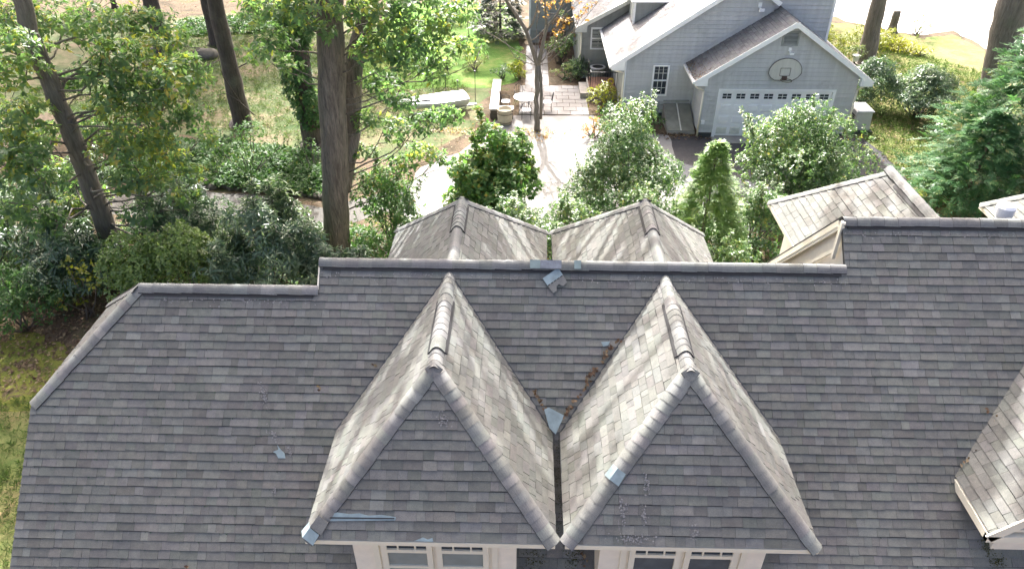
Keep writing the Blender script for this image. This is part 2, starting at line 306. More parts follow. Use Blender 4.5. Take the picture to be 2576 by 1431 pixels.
def shingle_field(polys3, U, expo=0.143, ws=(0.13, 0.16, 0.2, 0.24, 0.3), th=0.0135, groove=0.004, gap=0.0016, skip=None, rnd=None, wave=0.004, eave=None):
    """polys3: convex 3D polygons in one plane; U: direction along the courses. Returns pieces [(top points, base points, tone)]"""
    rnd = rnd or random; U = Vector(U).normalized()
    p0 = [Vector(p) for p in polys3[0]]; nn = (p0[1]-p0[0]).cross(p0[2]-p0[0]).normalized()
    if nn.z < 0: nn = -nn
    D = U.cross(nn); D = D if D.z < 0 else -D            # down-slope
    O = p0[0]
    P2 = []
    for pl in polys3:
        q = [((Vector(p)-O).dot(U), (Vector(p)-O).dot(D)) for p in pl]
        P2.append(q if area2(q) > 0 else q[::-1])
    smin = min(p[0] for q in P2 for p in q); smax = max(p[0] for q in P2 for p in q)
    tmin = min(p[1] for q in P2 for p in q); tmax = max(p[1] for q in P2 for p in q)
    out = []; k = 0
    while tmax-k*expo > tmin:
        t1 = tmax-k*expo; t0 = t1-expo; s = smin-rnd.random()*0.3; ph = rnd.random()*6
        while s < smax:
            wd = rnd.choice(ws)*rnd.uniform(0.9, 1.1); s1 = s+wd
            dy = rnd.uniform(-wave, wave)+0.003*math.sin(s*1.7+ph); thick = th*rnd.choice((0.75, 1.0, 1.25)); tone = min(1, max(0.08, rnd.gauss(0.48, 0.17)))
            gt = groove*rnd.uniform(0.6, 1.3)+0.004*math.sin(s*1.7+ph); q = [(s+gap, t0+gt), (s1-gap, t0+gt), (s1-gap, t1+dy), (s+gap, t1+dy)]
            if area2(q) < 0: q = q[::-1]
            for cp in P2:
                c = clip_poly(q, cp)
                if len(c) < 3 or area2(c) < 0.0006: continue
                w3 = [O+U*a+D*b for a, b in c]
                if skip and all(skip(x) for x in w3): continue
                top = [p+nn*(0.004+thick*max(0, (b-t0)/expo)) for p, (a, b) in zip(w3, c)]
                out.append((top, w3, tone))
            s = s1
        k += 1
    return out
def add_piece(mb, pc):
    top, base, tone = pc; k = len(top)
    mb.face(top, tone)
    for i in range(k): j = (i+1) % k; mb.face([top[j], top[i], base[i], base[j]], 0.03)
def px_area(pc):
    q = [proj(p) for p in pc[0]]
    if not all(-10 < a < 2586 and -10 < b < 1441 for a, b in q): return 0
    a = abs(area2(q)); xs = [p[0] for p in q]; ys = [p[1] for p in q]
    return a if a > 0.5*(max(xs)-min(xs))*(max(ys)-min(ys)) else 0
def lay(fields, keep, mat):                   # fields: [(parent part, pieces, visible?)]
    alls = sorted(((px_area(pc), i, j) for i, (pa, pcs, vis) in enumerate(fields) if vis for j, pc in enumerate(pcs)), reverse=True)[:keep]
    single = {(i, j) for a, i, j in alls if a > 0}
    for i, (pa, pcs, vis) in enumerate(fields):
        rest = MB()
        for j, pc in enumerate(pcs):
            if (i, j) in single:
                m = MB(); add_piece(m, pc); m.build("shingle", mat, pa, centre=True)
            else: add_piece(rest, pc)
        if rest.f: rest.build("shingles", mat, pa, kind="stuff")

def caps(A, B, n1, n2, parent, expo=0.15, half=0.15, lift=0.02, mat='cap', name="ridge_cap", arch=0.5, rnd=random, start_patch=None):
    """overlapping bent caps from A (low end) to B; n1, n2: the directions from the ridge down each plane (unit)"""
    A = Vector(A); B = Vector(B); L = (B-A).length; d = (B-A).normalized(); n1 = Vector(n1).normalized(); n2 = Vector(n2).normalized()
    up = -(n1+n2); up = up.normalized(); k = max(1, round(L/expo)); e = L/k
    for i in range(k):
        m = MB(); tone = min(1, max(0.1, rnd.gauss(0.5, 0.24))); hf = half*rnd.uniform(0.96, 1.05)
        prof = []; cb_ = hf*abs(n1.dot(up)); lw = min(0.013, cb_*0.16)
        for q in range(-4, 5):
            t = abs(q)/4.0; n = n1 if q < 0 else n2
            prof.append(n*hf*t+up*(cb_*t-lw-(cb_-lw)*t*t))
        p0 = A+d*(e*i)-d*0.012; p1 = A+d*(e*(i+1)+0.03); sk = rnd.uniform(-0.005, 0.005)
        r0 = [p0+q+up*(lift+0.020) for q in prof]; r1 = [p1+q+up*(lift+0.0125)+Vector((0, 0, sk)) for q in prof]
        for q in range(8): m.face([r0[q], r0[q+1], r1[q+1], r1[q]], tone)
        b0 = [x-up*0.013 for x in r0]; b1 = [x-up*0.012 for x in r1]
        for q in range(8): m.face([r0[q+1], r0[q], b0[q], b0[q+1]], 0.0)
        m.face([r0[0], r1[0], b1[0], b0[0]], 0.0); m.face([r1[8], r0[8], b0[8], b1[8]], 0.0)
        m.build(name, mat, parent, centre=True, smooth=False)
def downdir(A, B, C):                          # unit direction in plane ABC, perpendicular to AB, towards C
    A, B, C = Vector(A), Vector(B), Vector(C); d = (B-A).normalized(); q = (C-A)-d*(C-A).dot(d); return q.normalized()

# ------------------------------------------------------------------ ground and paving
def sheet(name, pts, z, mat, label, jag=0.0):
    P = [(float(p[0]), float(p[1])) for p in pts]
    if jag:
        Q = []
        for i in range(len(P)):
            a, b = P[i], P[(i+1) % len(P)]; L = math.hypot(b[0]-a[0], b[1]-a[1]); k = max(1, int(L/0.5)) if L < 40 else 1
            for j in range(k):
                t = j/k; Q.append((a[0]+(b[0]-a[0])*t+random.uniform(-jag, jag), a[1]+(b[1]-a[1])*t+random.uniform(-jag, jag)))
        P = Q
    m = MB(); m.face([(x, y, z) for x, y in P]); o = m.build(name, mat); tag(o, label, None, None, "structure"); return o
sheet("ground", [(-300, -200), (300, -200), (300, 400), (-300, 400)], 0.0, 'soil', "brown soil and leaf litter between the two houses")
sheet("lawn", [(-70, 36), (-24, 33), (-17.5, 31.2), (-14, 29.6), (-9, 28.6), (-6.5, 27.8), (-4.6, 28.2), (-2.4, 31.0), (-2.0, 37.5), (-7.5, 38.5), (-9, 50), (-21, 51), (-27, 47.5), (-36, 52), (-70, 52)], 0.006, 'lawn', "tan and green dappled lawn under the big trees", 0.25)
sheet("lawn", [(-9.5, 36.4), (-2.3, 36.6), (-0.5, 37.6), (-0.5, 47), (-1.5, 54), (-9.5, 54), (-10.2, 44)], 0.012, 'green', "bright green lawn beside the paved walk", 0.2)
sheet("lawn", [(15.6, 21), (20, 18), (60, 18), (60, 34), tuple(G(2576, 195)[:2]), tuple(G(2480, 135)[:2]), tuple(G(2400, 88)[:2]), tuple(G(2320, 98)[:2]), tuple(G(2215, 72)[:2]), (15.2, 52), (14.3, 40), (14.9, 30.5), (15.2, 27.5)], 0.006, 'rlawn', "yellow green lawn beside the garage", 0.2)
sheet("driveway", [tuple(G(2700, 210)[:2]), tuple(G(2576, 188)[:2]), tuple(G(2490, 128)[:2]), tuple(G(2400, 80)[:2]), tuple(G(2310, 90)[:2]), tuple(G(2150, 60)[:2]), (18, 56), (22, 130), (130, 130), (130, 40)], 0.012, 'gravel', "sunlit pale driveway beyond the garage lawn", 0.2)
sheet("lawn", [(-17, 13.6), (-8.9, 13.6), (-8.9, -3), (-19, -3), (-24, 5), (-21, 11)], 0.006, 'rlawn', "strip of lawn along the end of the shingled house", 0.2)
sheet("moss_bank", [(-16.5, 15.6), (-14, 16.1), (-12.2, 15.0), (-10.6, 14.8), (-10.9, 13.2), (-15.5, 13.0), (-17.5, 14)], 0.010, 'mossy', "yellow green mossy ground by the house corner", 0.25)
sheet("path", [(-22, 24.0), (-13.4, 25.1), (-10.6, 24.6), (-7.6, 23.7), (-4.6, 25.6), (-3.8, 24.2), (-7.6, 21.9), (-10.8, 22.8), (-13.6, 23.2), (-22, 22)], 0.006, 'path', "grey path winding behind the shrubs", 0.1)
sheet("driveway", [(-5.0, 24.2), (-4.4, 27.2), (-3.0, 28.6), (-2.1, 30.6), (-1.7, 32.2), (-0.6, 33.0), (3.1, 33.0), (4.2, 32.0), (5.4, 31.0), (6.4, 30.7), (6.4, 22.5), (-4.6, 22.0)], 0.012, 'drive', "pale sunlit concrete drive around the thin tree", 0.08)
sheet("driveway", [(6.4, 30.6), (15.0, 30.6), (15.3, 28.9), (15.2, 25.4), (13, 22.4), (6.0, 22.3)], 0.018, 'asphalt', "dark asphalt apron in front of the garage door", 0.03)
# paved terrace and walk, each slab its own piece
pt = MB(); pt.face([(-0.5, 32.95, 0.019), (2.98, 32.95, 0.019), (2.98, 37.05, 0.019), (-0.5, 37.05, 0.019)]); pt.face([(-0.22, 37.0, 0.0195), (1.12, 37.0, 0.0195), (1.12, 44, 0.0195), (-0.22, 44, 0.0195)])
terrace = tag(pt.build("terrace", 'soil'), "grey paved terrace and walk with slab joints", None, None, "structure")
def pave(x0, x1, y0, y1, dx, dy, skew=0.5):
    r = 0; y = y0
    while y < y1-0.05:
        x = x0-(r % 2)*dx*skew
        while x < x1-0.02:
            a, b = max(x, x0), min(x+dx, x1); x += dx
            if b-a < 0.08: continue
            m = MB(); h = 0.045+random.uniform(-.004, .004)
            m.box((a+.012, y+.012, 0.015), (b-.012, min(y+dy, y1)-.012, h), random.random()); m.build("paver", 'paver', terrace, centre=True)
        y += dy; r += 1
pave(-0.45, 2.93, 33.0, 37.0, 0.62, 0.5)
pave(-0.18, 1.08, 37.0, 43.9, 0.63, 0.62)

# ------------------------------------------------------------------ the shingled house
SQ = math.sqrt(0.5)
house = thing("house", "long house with dark grey shingle roof and steep hipped dormers", "house", (1.5, 10.3, 0))
FP = lambda x, y, h=0.0: Vector((x, y-h*SQ, y-4.2+h*SQ))       # point on the front slope, raised h
def RF(u, v, h=0.0):
    r = ray(u, v); n = np.array((0, -SQ, SQ)); d = n@np.array((0, 4.2, 0)); t = (d+h-n@C0)/(n@r); return Vector(C0+t*r)
EY = 6.15                                                     # front eave
LR, MR, RR = (10.15, 5.95), (10.5, 6.3), (11.1, 6.9)           # ridge (y, z) of the three blocks
X0, X1, X2, X3 = -8.38, -3.60, 5.50, 13.5
deck = MB(); th = 0.06
polyA = [FP(X0, EY), FP(X1, EY), FP(X1, LR[0]), FP(-6.75, LR[0]), FP(X0, 8.70)]
polyB = [FP(X1, EY), FP(X2, EY), FP(X2, MR[0]), FP(X1, MR[0])]
polyC = [FP(X2, EY), FP(X3, EY), FP(X3, RR[0]), FP(X2, RR[0])]
for p in (polyA, polyB, polyC): deck.slab(p, th)
BK = lambda x, y, b: Vector((x, y, b-y))
backA = [BK(-6.75, LR[0], 16.1), BK(X1, LR[0], 16.1), BK(X1, 14.15, 16.1), BK(X0, 14.15, 16.1), BK(X0, 11.58, 16.1)]
backB = [BK(X1, MR[0], 16.8), BK(X2, MR[0], 16.8), BK(X2, 14.6, 16.8), BK(X1, 14.6, 16.8)]
backC = [BK(X2, RR[0], 18.0), BK(X3, RR[0], 18.0), BK(X3, 15.3, 18.0), BK(X2, 15.3, 18.0)]
for p in (backA, backB, backC): deck.slab(p[::-1], th)
jerk = [Vector((-6.75, 10.15, 5.95)), Vector((X0, 11.58, 4.52)), Vector((X0, 8.70, 4.50))]
deck.slab(jerk, th)
roof = deck.build("roof", 'black', house)  # bare black deck in course grooves stands in for butt shadow and dirt
wl = MB()
wl.box((X0+.22, EY+.35, 0), (X3-.2, 14.0, 2.05))
wl.slab([(X0+.22, 6.5, 2.0), (X0+.22, 14.0, 2.0), (X0+.22, 11.5, 4.45), (X0+.22, 8.8, 4.45)], 0.1)
wl.slab([(X1+.05, 9.9, 5.4), (X1+.05, 11.2, 5.4), (X1+.05, 10.5, 6.2)], 0.1)
wl.slab([(X2+.09, 9.0, 4.5), (X2+.09, 14.9, 2.0), (X2+.09, 14.9, 2.95), (X2+.09, 11.1, 6.78)][::-1], 0.1)
wl.slab([(X3-.3, 6.6, 2.0), (X3-.3, 14.9, 2.0), (X3-.3, 11.1, 6.7)], 0.1)
wl.build("wall", 'stucco', house)
tr = MB()   # cream rake boards and eave boards
def along(a, b, wd, ht, up): tr.bar(a, b, wd, ht, up)
along((X2+.045, 11.12, 6.76), (X2+.045, 15.25, 2.63), 0.16, 0.03, (0, 1, 1)); along((X2-.005, 11.12, 6.78), (X2-.005, 15.25, 2.65), 0.035, 0.17, (0, 1, 1))
along((X2+.0, 11.0, 6.35), (X2+.0, 14.9, 2.45), 0.03, 0.06, (0, 1, 1))
tr.box((X2-.03, 10.98, 6.16), (X2+.03, 11.06, 6.9))
along((X0+.06, EY+.08, EY-4.30), (X0+.06, 8.65, 4.26), 0.035, 0.14, (0, -1, 1))
along((X1-.01, 10.16, 5.9), (X1-.01, 10.5, 6.2), 0.03, 0.12, (0, -1, 1))
tr.box((X0, EY-.03, EY-4.36), (X3, EY+.03, EY-4.24))
tr.build("fascia", 'cream', house)

DX = (-1.33, 2.41); HW, ZR, ZE, YP, YF = 1.80, 6.17, 4.26, 7.96, 6.33
RPK, RCOR = 13.06, 15.04
def under(p):
    for xc in DX:
        dx = abs(p.x-xc)
        if p.y < 8.55 and dx < 1.2 and p.y > 6.7: return True
        if 8.5 < p.y < 10.35 and dx < (10.3-p.y)/1.9*1.84-0.05: return True
    if p.x > 7.5 and p.x < 11.3 and 7.3 < p.y < 8.0+min(p.x-7.5, 10.9-p.x)*0.85: return True
    return False
fields = []
fA = shingle_field([polyA, polyB, polyC], (1, 0, 0), 0.143, skip=under); fields.append((roof, fA, True))
for p in (backA, backB, backC): fields.append((roof, shingle_field([p], (1, 0, 0), 0.143, ws=(0.3, 0.5, 0.7)), False))
fields.append((roof, shingle_field([jerk], (0, 1, 0)), True))

def dormer(xc, rear):
    s = -1 if rear else 1
    yp, yf = (RPK, RCOR) if rear else (YP, YF)
    yr, yv = (16.8-ZR, 16.8-ZE) if rear else (ZR+4.2, ZE+4.2)
    d = MB(); wy = yf+0.3*s; yb = 13.6 if rear else 7.6
    y0, y1 = sorted((wy, yb))
    d.box((xc-1.24, y0, 1.9), (xc+1.24, y1, ZE-0.06))
    d.box((xc-HW+.06, min(yf+.05*s, yv), ZE-0.1), (xc+HW-.06, max(yf+.05*s, yv), ZE-0.05))
    dm = d.build("dormer", 'stucco', house)
    pk, rb = (xc, yp, ZR), (xc, yr, ZR); fl, fr = (xc-HW, yf, ZE), (xc+HW, yf, ZE); vl, vr = (xc-HW, yv, ZE), (xc+HW, yv, ZE)
    dk = MB()
    planes = [([rb, pk, fl, vl], (0, 1, 0)), ([rb, vr, fr, pk], (0, 1, 0)), ([pk, fr, fl] , (1, 0, 0))]
    for pl, U in planes:
        q = [Vector(p) for p in pl]; n = (q[1]-q[0]).cross(q[2]-q[0]); q = q if n.z > 0 else q[::-1]; dk.slab(q, 0.05)
        if not (rear and U[0]): fields.append((dm, shingle_field([q], U, gap=0.0012 if U[0] else 0.0032, groove=0.008 if U[0] else 0.011), True))
    dk.build("roof_deck", 'black', dm)
    fa = MB()
    fa.box((xc-HW, yf-.012 if not rear else yf-.02, ZE-.10), (xc+HW, yf+.02, ZE-.012))
    fa.build("fascia", 'cream', dm)
    for sx in (-1, 1): fa = MB(); fa.box((xc+sx*HW-.015, min(yf, yv)+.03, ZE-.11), (xc+sx*HW+.008, max(yf, yv), ZE-.02)); fa.build("eave_edge", 'found', dm)
    for a in (vl, vr):
        fm = MB(); fm.bar(Vector(a), Vector(rb)+(Vector(a)-Vector(rb)).normalized()*.12, 0.04, 0.045, (0, -1, 1)); fm.build("valley_flashing", 'found', dm)
    ex = 0.15 if not rear else 0.17
    for a in (fl, fr):
        other = fr if a is fl else fl; side = vl if a is fl else vr
        caps(a, pk, downdir(a, pk, other), downdir(a, pk, side), dm, ex, 0.155, 0.012, name="hip_cap")
    e0 = Vector(pk)-Vector((0, .05*s, 0))
    n1 = Vector((-HW, 0, ZE-ZR)).normalized(); n2 = Vector((HW, 0, ZE-ZR)).normalized()
    caps(e0, rb, n1, n2, dm, 0.15, 0.155, 0.018, name="ridge_cap")
    # raised ridge vent with its own caps and black edges
    va, vb = (yp+0.38*s, yp+1.7*s) if not rear else (yp+0.2, RPK-1.3)
    if rear: va, vb = yp-1.15, yp-0.12
    vm = MB()
    for n in (n1, n2):
        a = Vector((xc, va, ZR))+n*0.02; b = Vector((xc, vb, ZR))+n*0.02; up = Vector((n.z*-1*(1 if n.x > 0 else -1), 0, abs(n.x)))
        nn = Vector((abs(n.z)*(1 if n.x > 0 else -1), 0, abs(n.x)))
        vm.hexa([a+nn*.01, a+n*.170+nn*.01, b+n*.170+nn*.01, b+nn*.01, a+nn*.034, a+n*.170+nn*.034, b+n*.170+nn*.034, b+nn*.034])
    vm.build("ridge_vent", 'black', dm)
    caps((xc, va-.01*s, ZR), (xc, vb, ZR), n1, n2, dm, 0.15, 0.172, 0.04, name="ridge_cap")
    if rear: return dm
    # a pair of windows under the eave
    fy = wy
    for k, (a, b) in enumerate(((-0.80, -0.03), (0.03, 0.82))):
        a += xc; b += xc
        f = MB(); f.box((a, fy-.05, 2.35), (a+.085, fy+.02, ZE-.13)); f.box((b-.085, fy-.05, 2.35), (b, fy+.02, ZE-.13)); f.box((a+.085, fy-.05, ZE-.65), (b-.085, fy+.02, ZE-.575)); f.box((a+.085, fy-.05, ZE-.2), (b-.085, fy+.02, ZE-.13))
        f.box((a+.085, fy-.045, ZE-1.05), (b-.085, fy+.02, ZE-.99))
        for q in (0.33, 0.67): f.box((a+(b-a)*q-.012, fy-.045, ZE-.575), (a+(b-a)*q+.012, fy+.01, ZE-.2))
        f.box((a+.086, fy-.045, 2.35), (b-.086, fy+.02, 2.42))
        fo = f.build("window_frame", 'cream', dm)
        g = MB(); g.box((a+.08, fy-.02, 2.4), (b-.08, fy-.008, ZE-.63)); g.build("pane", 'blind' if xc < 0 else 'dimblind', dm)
        g = MB(); g.box((a+.08, fy-.02, ZE-.585), (b-.08, fy-.008, ZE-.18)); g.build("pane", 'glass', dm)
    for q in (-0.93, 0.87): f = MB(); f.box((xc+q, fy-.03, 2.3), (xc+q+.09, fy+.02, ZE-.1)); f.build("casing", 'cream', dm)
    return dm
dorm = [dormer(x, False) for x in DX]
rdorm = [dormer(x, True) for x in DX]

# gabled dormer at the side, its ridge running towards the eave
gx, gz, gxe, gze, gyf = 9.22, 5.98, 7.07, 3.86, 6.95
gd = MB(); gd.box((gxe+.45, gyf+.3, 1.9), (2*gx-gxe-.45, 8.2, gze-.02)); gd.slab([(gxe+.45, gyf+.3, gze-.03), (2*gx-gxe-.45, gyf+.3, gze-.03), (gx, gyf+.3, gz-.35)], 0.1)
gdo = gd.build("gable_dormer", 'stucco', house)
for sx in (-1, 1):
    e = gx+sx*(gx-gxe)
    q = [Vector((gx, gyf, gz)), Vector((gx, gz+4.2, gz)), Vector((e, gze+4.2, gze)), Vector((e, gyf, gze))]
    n = (q[1]-q[0]).cross(q[2]-q[0]); q = q if n.z > 0 else q[::-1]
    m = MB(); m.slab(q, 0.05); m.build("roof_deck", 'black', gdo); fields.append((gdo, shingle_field([q], (0, 1, 0), ws=(0.2, 0.24, 0.3)), True))
m = MB()
m.box((gxe-.02, gyf-.03, gze-.17), (gxe+.03, 8.05, gze-.03))
m.box((gxe-.02, gyf-.035, gze-.17), (gxe+1.1, gyf+.06, gze-.04))
for sx in (-1, 1): m.bar((gx+sx*(gx-gxe), gyf-.02, gze-.10), (gx, gyf-.02, gz-.09), 0.03, 0.17, (0, 0, 1))
m.box((gxe+.32, gyf-.02, gze+.07), (gxe+1.3, gyf+.05, gze+.12))
m.box((gxe+.03, gyf+.03, gze-.12), (2*gx-gxe-.03, gyf+.3, gze-.05))
m.build("fascia", 'cream', gdo)
caps((gx, gyf-.02, gz), (gx, gz+4.2, gz), (gxe-gx, 0, gze-gz), (gx-gxe, 0, gze-gz), gdo, 0.2, 0.155, 0.02)

# hipped rear wings of the taller block
def wing(xr, zr, yp, hw, ze, yc, shingles=True):
    m = MB(); m.box((xr-hw+.4, 13.5, 0), (xr+hw-.4, yc-.35, ze-.02)); w_ = m.build("rear_wing", 'stucco', house)
    rb = (xr, 18-zr, zr); pk = (xr, yp, zr); fl, fr = (xr-hw, yc, ze), (xr+hw, yc, ze); vl, vr = (xr-hw, 18-ze, ze), (xr+hw, 18-ze, ze)
    dk = MB()
    for pl, U in (([rb, pk, fl, vl], (0, 1, 0)), ([rb, vr, fr, pk], (0, 1, 0)), ([pk, fr, fl], (1, 0, 0))):
        q = [Vector(p) for p in pl]; n = (q[1]-q[0]).cross(q[2]-q[0]); q = q if n.z > 0 else q[::-1]; dk.slab(q, 0.05)
        if not U[0]: fields.append((w_, shingle_field([q], U, ws=(0.2, 0.24, 0.3)), True))
    dk.build("roof_deck", 'black', w_)
    for a in (fl, fr): caps(a, pk, downdir(a, pk, fr if a is fl else fl), downdir(a, pk, vl if a is fl else vr), w_, 0.22, 0.15, 0.012, name="hip_cap")
    n1, n2 = Vector((-hw, 0, ze-zr)).normalized(), Vector((hw, 0, ze-zr)).normalized()
    caps((xr, yp+.1, zr), rb, n1, n2, w_, 0.2, 0.16, 0.055)
    vm = MB(); nn = Vector((-abs(n1.z), 0, abs(n1.x)))
    a, b = Vector((xr, yp-.5, zr)), Vector((xr, rb[1], zr))
    vm.hexa([a+nn*.01, a+n1*.185+nn*.01, b+n1*.185+nn*.01, b+nn*.01, a+nn*.035, a+n1*.185+nn*.035, b+n1*.185+nn*.035, b+nn*.035]); vm.build("ridge_vent", 'black', w_)
    for sx in (-1, 1): fa = MB(); fa.box((xr+sx*hw-.015, 18-ze, ze-.12), (xr+sx*hw+.015, yc, ze-.02)); fa.build("fascia", 'cream', w_)
    return w_
wing(7.50, 6.60, 13.68, 1.75, 5.0, 15.28)
wing(12.45, 6.60, 13.75, 1.75, 5.0, 15.28)
lay(fields, 300, 'shingle')

# ridge and hip caps of the main roof, vents below them
DF, DB = Vector((0, -SQ, -SQ)), Vector((0, SQ, -SQ))
def ridge(xa, xb, y, z, vent=True, expo=0.235):
    caps((xa, y, z), (xb, y, z), DF, DB, roof, expo, 0.168, 0.05)
    if vent:
        m = MB()
        for d, nn in ((DF, Vector((0, -SQ, SQ))), (DB, Vector((0, SQ, SQ)))):
            a, b = Vector((xa+.06, y, z)), Vector((xb-.06, y, z))
            m.hexa([a+nn*.012, a+d*.167+nn*.012, b+d*.167+nn*.012, b+nn*.012, a+nn*.036, a+d*.167+nn*.036, b+d*.167+nn*.036, b+nn*.036])
        m.build("ridge_vent", 'black', roof)
ridge(-6.72, X1-.02, LR[0], LR[1]); ridge(X1, X2-.02, MR[0], MR[1]); ridge(X2+.02, X3, RR[0], RR[1])
h0 = (X0, 8.70, 4.50); hp = (-6.75, 10.15, 5.95)
caps(h0, hp, downdir(h0, hp, (-4, 6.2, 2.0)), downdir(h0, hp, (X0, 11.58, 4.52)), roof, 0.15, 0.165, 0.015, name="hip_cap")
h1 = (X0, 11.58, 4.52)
caps(h1, hp, downdir(h1, hp, (-4, 14.1, 2.0)), downdir(h1, hp, (X0, 8.7, 4.5)), roof, 0.17, 0.165, 0.015, name="hip_cap")

# repairs, smears, moss on the slopes
def flakes(pts, h, plane=None):
    for i in range(len(pts)):
        a, b = pts[i], pts[(i+1) % len(pts)]
        for k in range(int(3+math.hypot(a[0]-b[0], a[1]-b[1])*.22)):
            t = random.random(); q = random.random(); c = (sum(p[0] for p in pts)/len(pts), sum(p[1] for p in pts)/len(pts)); u = a[0]+(b[0]-a[0])*t; v = a[1]+(b[1]-a[1])*t
            CH.append((plane or RF)(u+(c[0]-u)*q+random.gauss(0, 3), v+(c[1]-v)*q+random.gauss(0, 6), h))
CH = []
def patch(pts, h=0.026, mat='patch', parent=None, name="patch", thick=0.006):
    if mat == 'chalk': return flakes(pts, h+.002)
    m = MB(); P = [RF(u, v, h) for u, v in pts][::-1]; m.slab(P, thick, 0.5, 0, (0, -SQ, SQ)); m.build(name, mat, parent or roof, centre=True)
patch([(1365, 700), (1404, 673), (1416, 691), (1377, 718)], 0.05)
patch([(1377, 718), (1416, 691), (1427, 710), (1416, 720), (1406, 714), (1400, 720), (1401, 731), (1392, 737)], 0.05, 'cap')
for t_ in (0.02, 0.22, 0.42, 0.62, 0.82):
    a_ = (1377+39*t_, 718-27*t_); b_ = (1377+39*(t_+.13), 718-27*(t_+.13)); patch([a_, b_, (b_[0]+1.2, b_[1]+2), (a_[0]+1.2, a_[1]+2)], 0.053, 'black', name="tar_mark", thick=.003)
for a, b, mt in ((1333, 1359, 'teal'), (1359.5, 1412, 'film'), (1444, 1461, 'teal')):
    xa, xb = (RF(a, 664)[0], RF(b, 664)[0]); m = MB(); o_ = Vector((0, 0, 0))
    for d in (DF,):
        up = Vector((0, -SQ, SQ)); c = Vector((0, MR[0], MR[1]+.076))
        pa = [Vector((x, c.y, c.z)) for x in (xa, xb)]
        m.slab([pa[0]+Vector((0, -.02, .01)), pa[0]+d*.158+up*.032+Vector((0, 0, 0)), pa[1]+d*.158+up*.032, pa[1]+Vector((0, -.02, .01))], 0.006)
    m.build("patch", mt, roof)
patch([(1369, 1030), (1380, 1024), (1418, 1044), (1416, 1052), (1398, 1092), (1382, 1076)], 0.16)
patch([(697, 1118), (706, 1130), (716, 1140), (718, 1152), (700, 1152), (694, 1140), (686, 1136), (700, 1130)], 0.024)
patch([(687, 1223), (697, 1222), (695, 1240), (686, 1244)], 0.026, 'chalk')
patch([(1512, 860), (1535, 858), (1530, 868), (1518, 872)], 0.026)
patch([(648, 940), (652, 938), (672, 1010), (676, 1030), (671, 1030), (664, 1000)], 0.021, 'chalk', thick=0.002)
patch([(670, 1076), (690, 1080), (702, 1108), (698, 1112), (684, 1090), (668, 1082)], 0.021, 'chalk', thick=0.002)
patch([(730, 1118), (738, 1124), (728, 1152), (724, 1150)], 0.021, 'chalk', thick=0.002)
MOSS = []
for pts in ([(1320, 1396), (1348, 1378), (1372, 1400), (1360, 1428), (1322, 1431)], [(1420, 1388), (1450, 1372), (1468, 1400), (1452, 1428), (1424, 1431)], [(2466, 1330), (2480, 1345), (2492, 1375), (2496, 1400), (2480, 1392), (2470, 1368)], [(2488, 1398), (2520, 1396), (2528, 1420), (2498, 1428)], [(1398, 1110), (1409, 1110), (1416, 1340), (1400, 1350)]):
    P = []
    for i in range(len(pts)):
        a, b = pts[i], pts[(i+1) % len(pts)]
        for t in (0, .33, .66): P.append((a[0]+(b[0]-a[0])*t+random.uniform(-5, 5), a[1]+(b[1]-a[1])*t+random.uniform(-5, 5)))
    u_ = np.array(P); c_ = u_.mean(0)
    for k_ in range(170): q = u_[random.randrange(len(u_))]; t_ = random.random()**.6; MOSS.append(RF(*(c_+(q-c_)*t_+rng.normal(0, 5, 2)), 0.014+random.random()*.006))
def fpatch(d, pts, mat='patch', h=0.024, thick=0.005):       # on a dormer's front hip face
    xc = DX[d]; n = Vector((0, -(ZR-ZE), (YP-YF))).normalized(); o = Vector((xc, YF, ZE)); P = []
    def pl(u, v, h): r = Vector(ray(u, v)); return CAM+r*((n.dot(o)+h-n.dot(CAM))/n.dot(r))
    if mat == 'chalk': return flakes(pts, h+.002, pl)
    for u, v in pts:
        r = Vector(ray(u, v)); t = (n.dot(o)+h-n.dot(CAM))/n.dot(r); P.append(CAM+r*t)
    m = MB(); m.slab(P[::-1], thick, 0.5, 0, n); m.build("patch", mat, dorm[d], centre=True)
fpatch(0, [(828, 1297), (846, 1288), (880, 1292), (905, 1290), (925, 1296), (960, 1294), (996, 1300), (994, 1308), (826, 1310)])
fpatch(0, [(828, 1300), (992, 1302), (992, 1305), (828, 1303)], 'black', 0.03, 0.003)
fpatch(0, [(1042, 1360), (1064, 1351), (1076, 1356), (1088, 1352), (1090, 1362)])
fpatch(0, [(1088, 1050), (1110, 1052), (1140, 1062), (1138, 1068), (1105, 1060)], 'chalk', 0.022, 0.002)
for q in ([(1562, 1245), (1580, 1258), (1575, 1290), (1566, 1330), (1560, 1300)], [(1612, 1262), (1620, 1268), (1630, 1330), (1622, 1320)], [(1735, 1325), (1752, 1322), (1758, 1345), (1742, 1350)], [(1520, 1352), (1600, 1350), (1680, 1354), (1600, 1359), (1530, 1358)], [(1620, 1190), (1628, 1195), (1634, 1250), (1628, 1250)]): fpatch(1, q, 'chalk', 0.022, 0.002)
def hippatch(d, side, t0, t1, wd=0.17, lift=0.06, mat='patch'):
    xc = DX[d]; a = Vector((xc+side*HW, YF, ZE)); b = Vector((xc, YP, ZR)); e = (b-a)
    n1 = downdir(a, b, (xc-side*HW, YF, ZE)); n2 = downdir(a, b, (xc+side*HW, 8.4, ZE)); up = -(n1+n2).normalized()
    p0, p1 = a+e*t0+up*lift, a+e*t1+up*lift; m = MB()
    for n in (n1, n2):
        q = [p0, p0+n*wd, p1+n*wd*.9, p1]; nn = (q[1]-q[0]).cross(q[2]-q[0]).normalized()
        if nn.z < 0: q = q[::-1]
        m.slab(q, 0.006)
    m.build("patch", mat, dorm[d], centre=True)
hippatch(0, -1, 0.005, 0.06, 0.19); hippatch(0, -1, 0.065, 0.13, 0.2, 0.07, 'cap'); hippatch(1, -1, 0.36, 0.425, 0.16, 0.055)
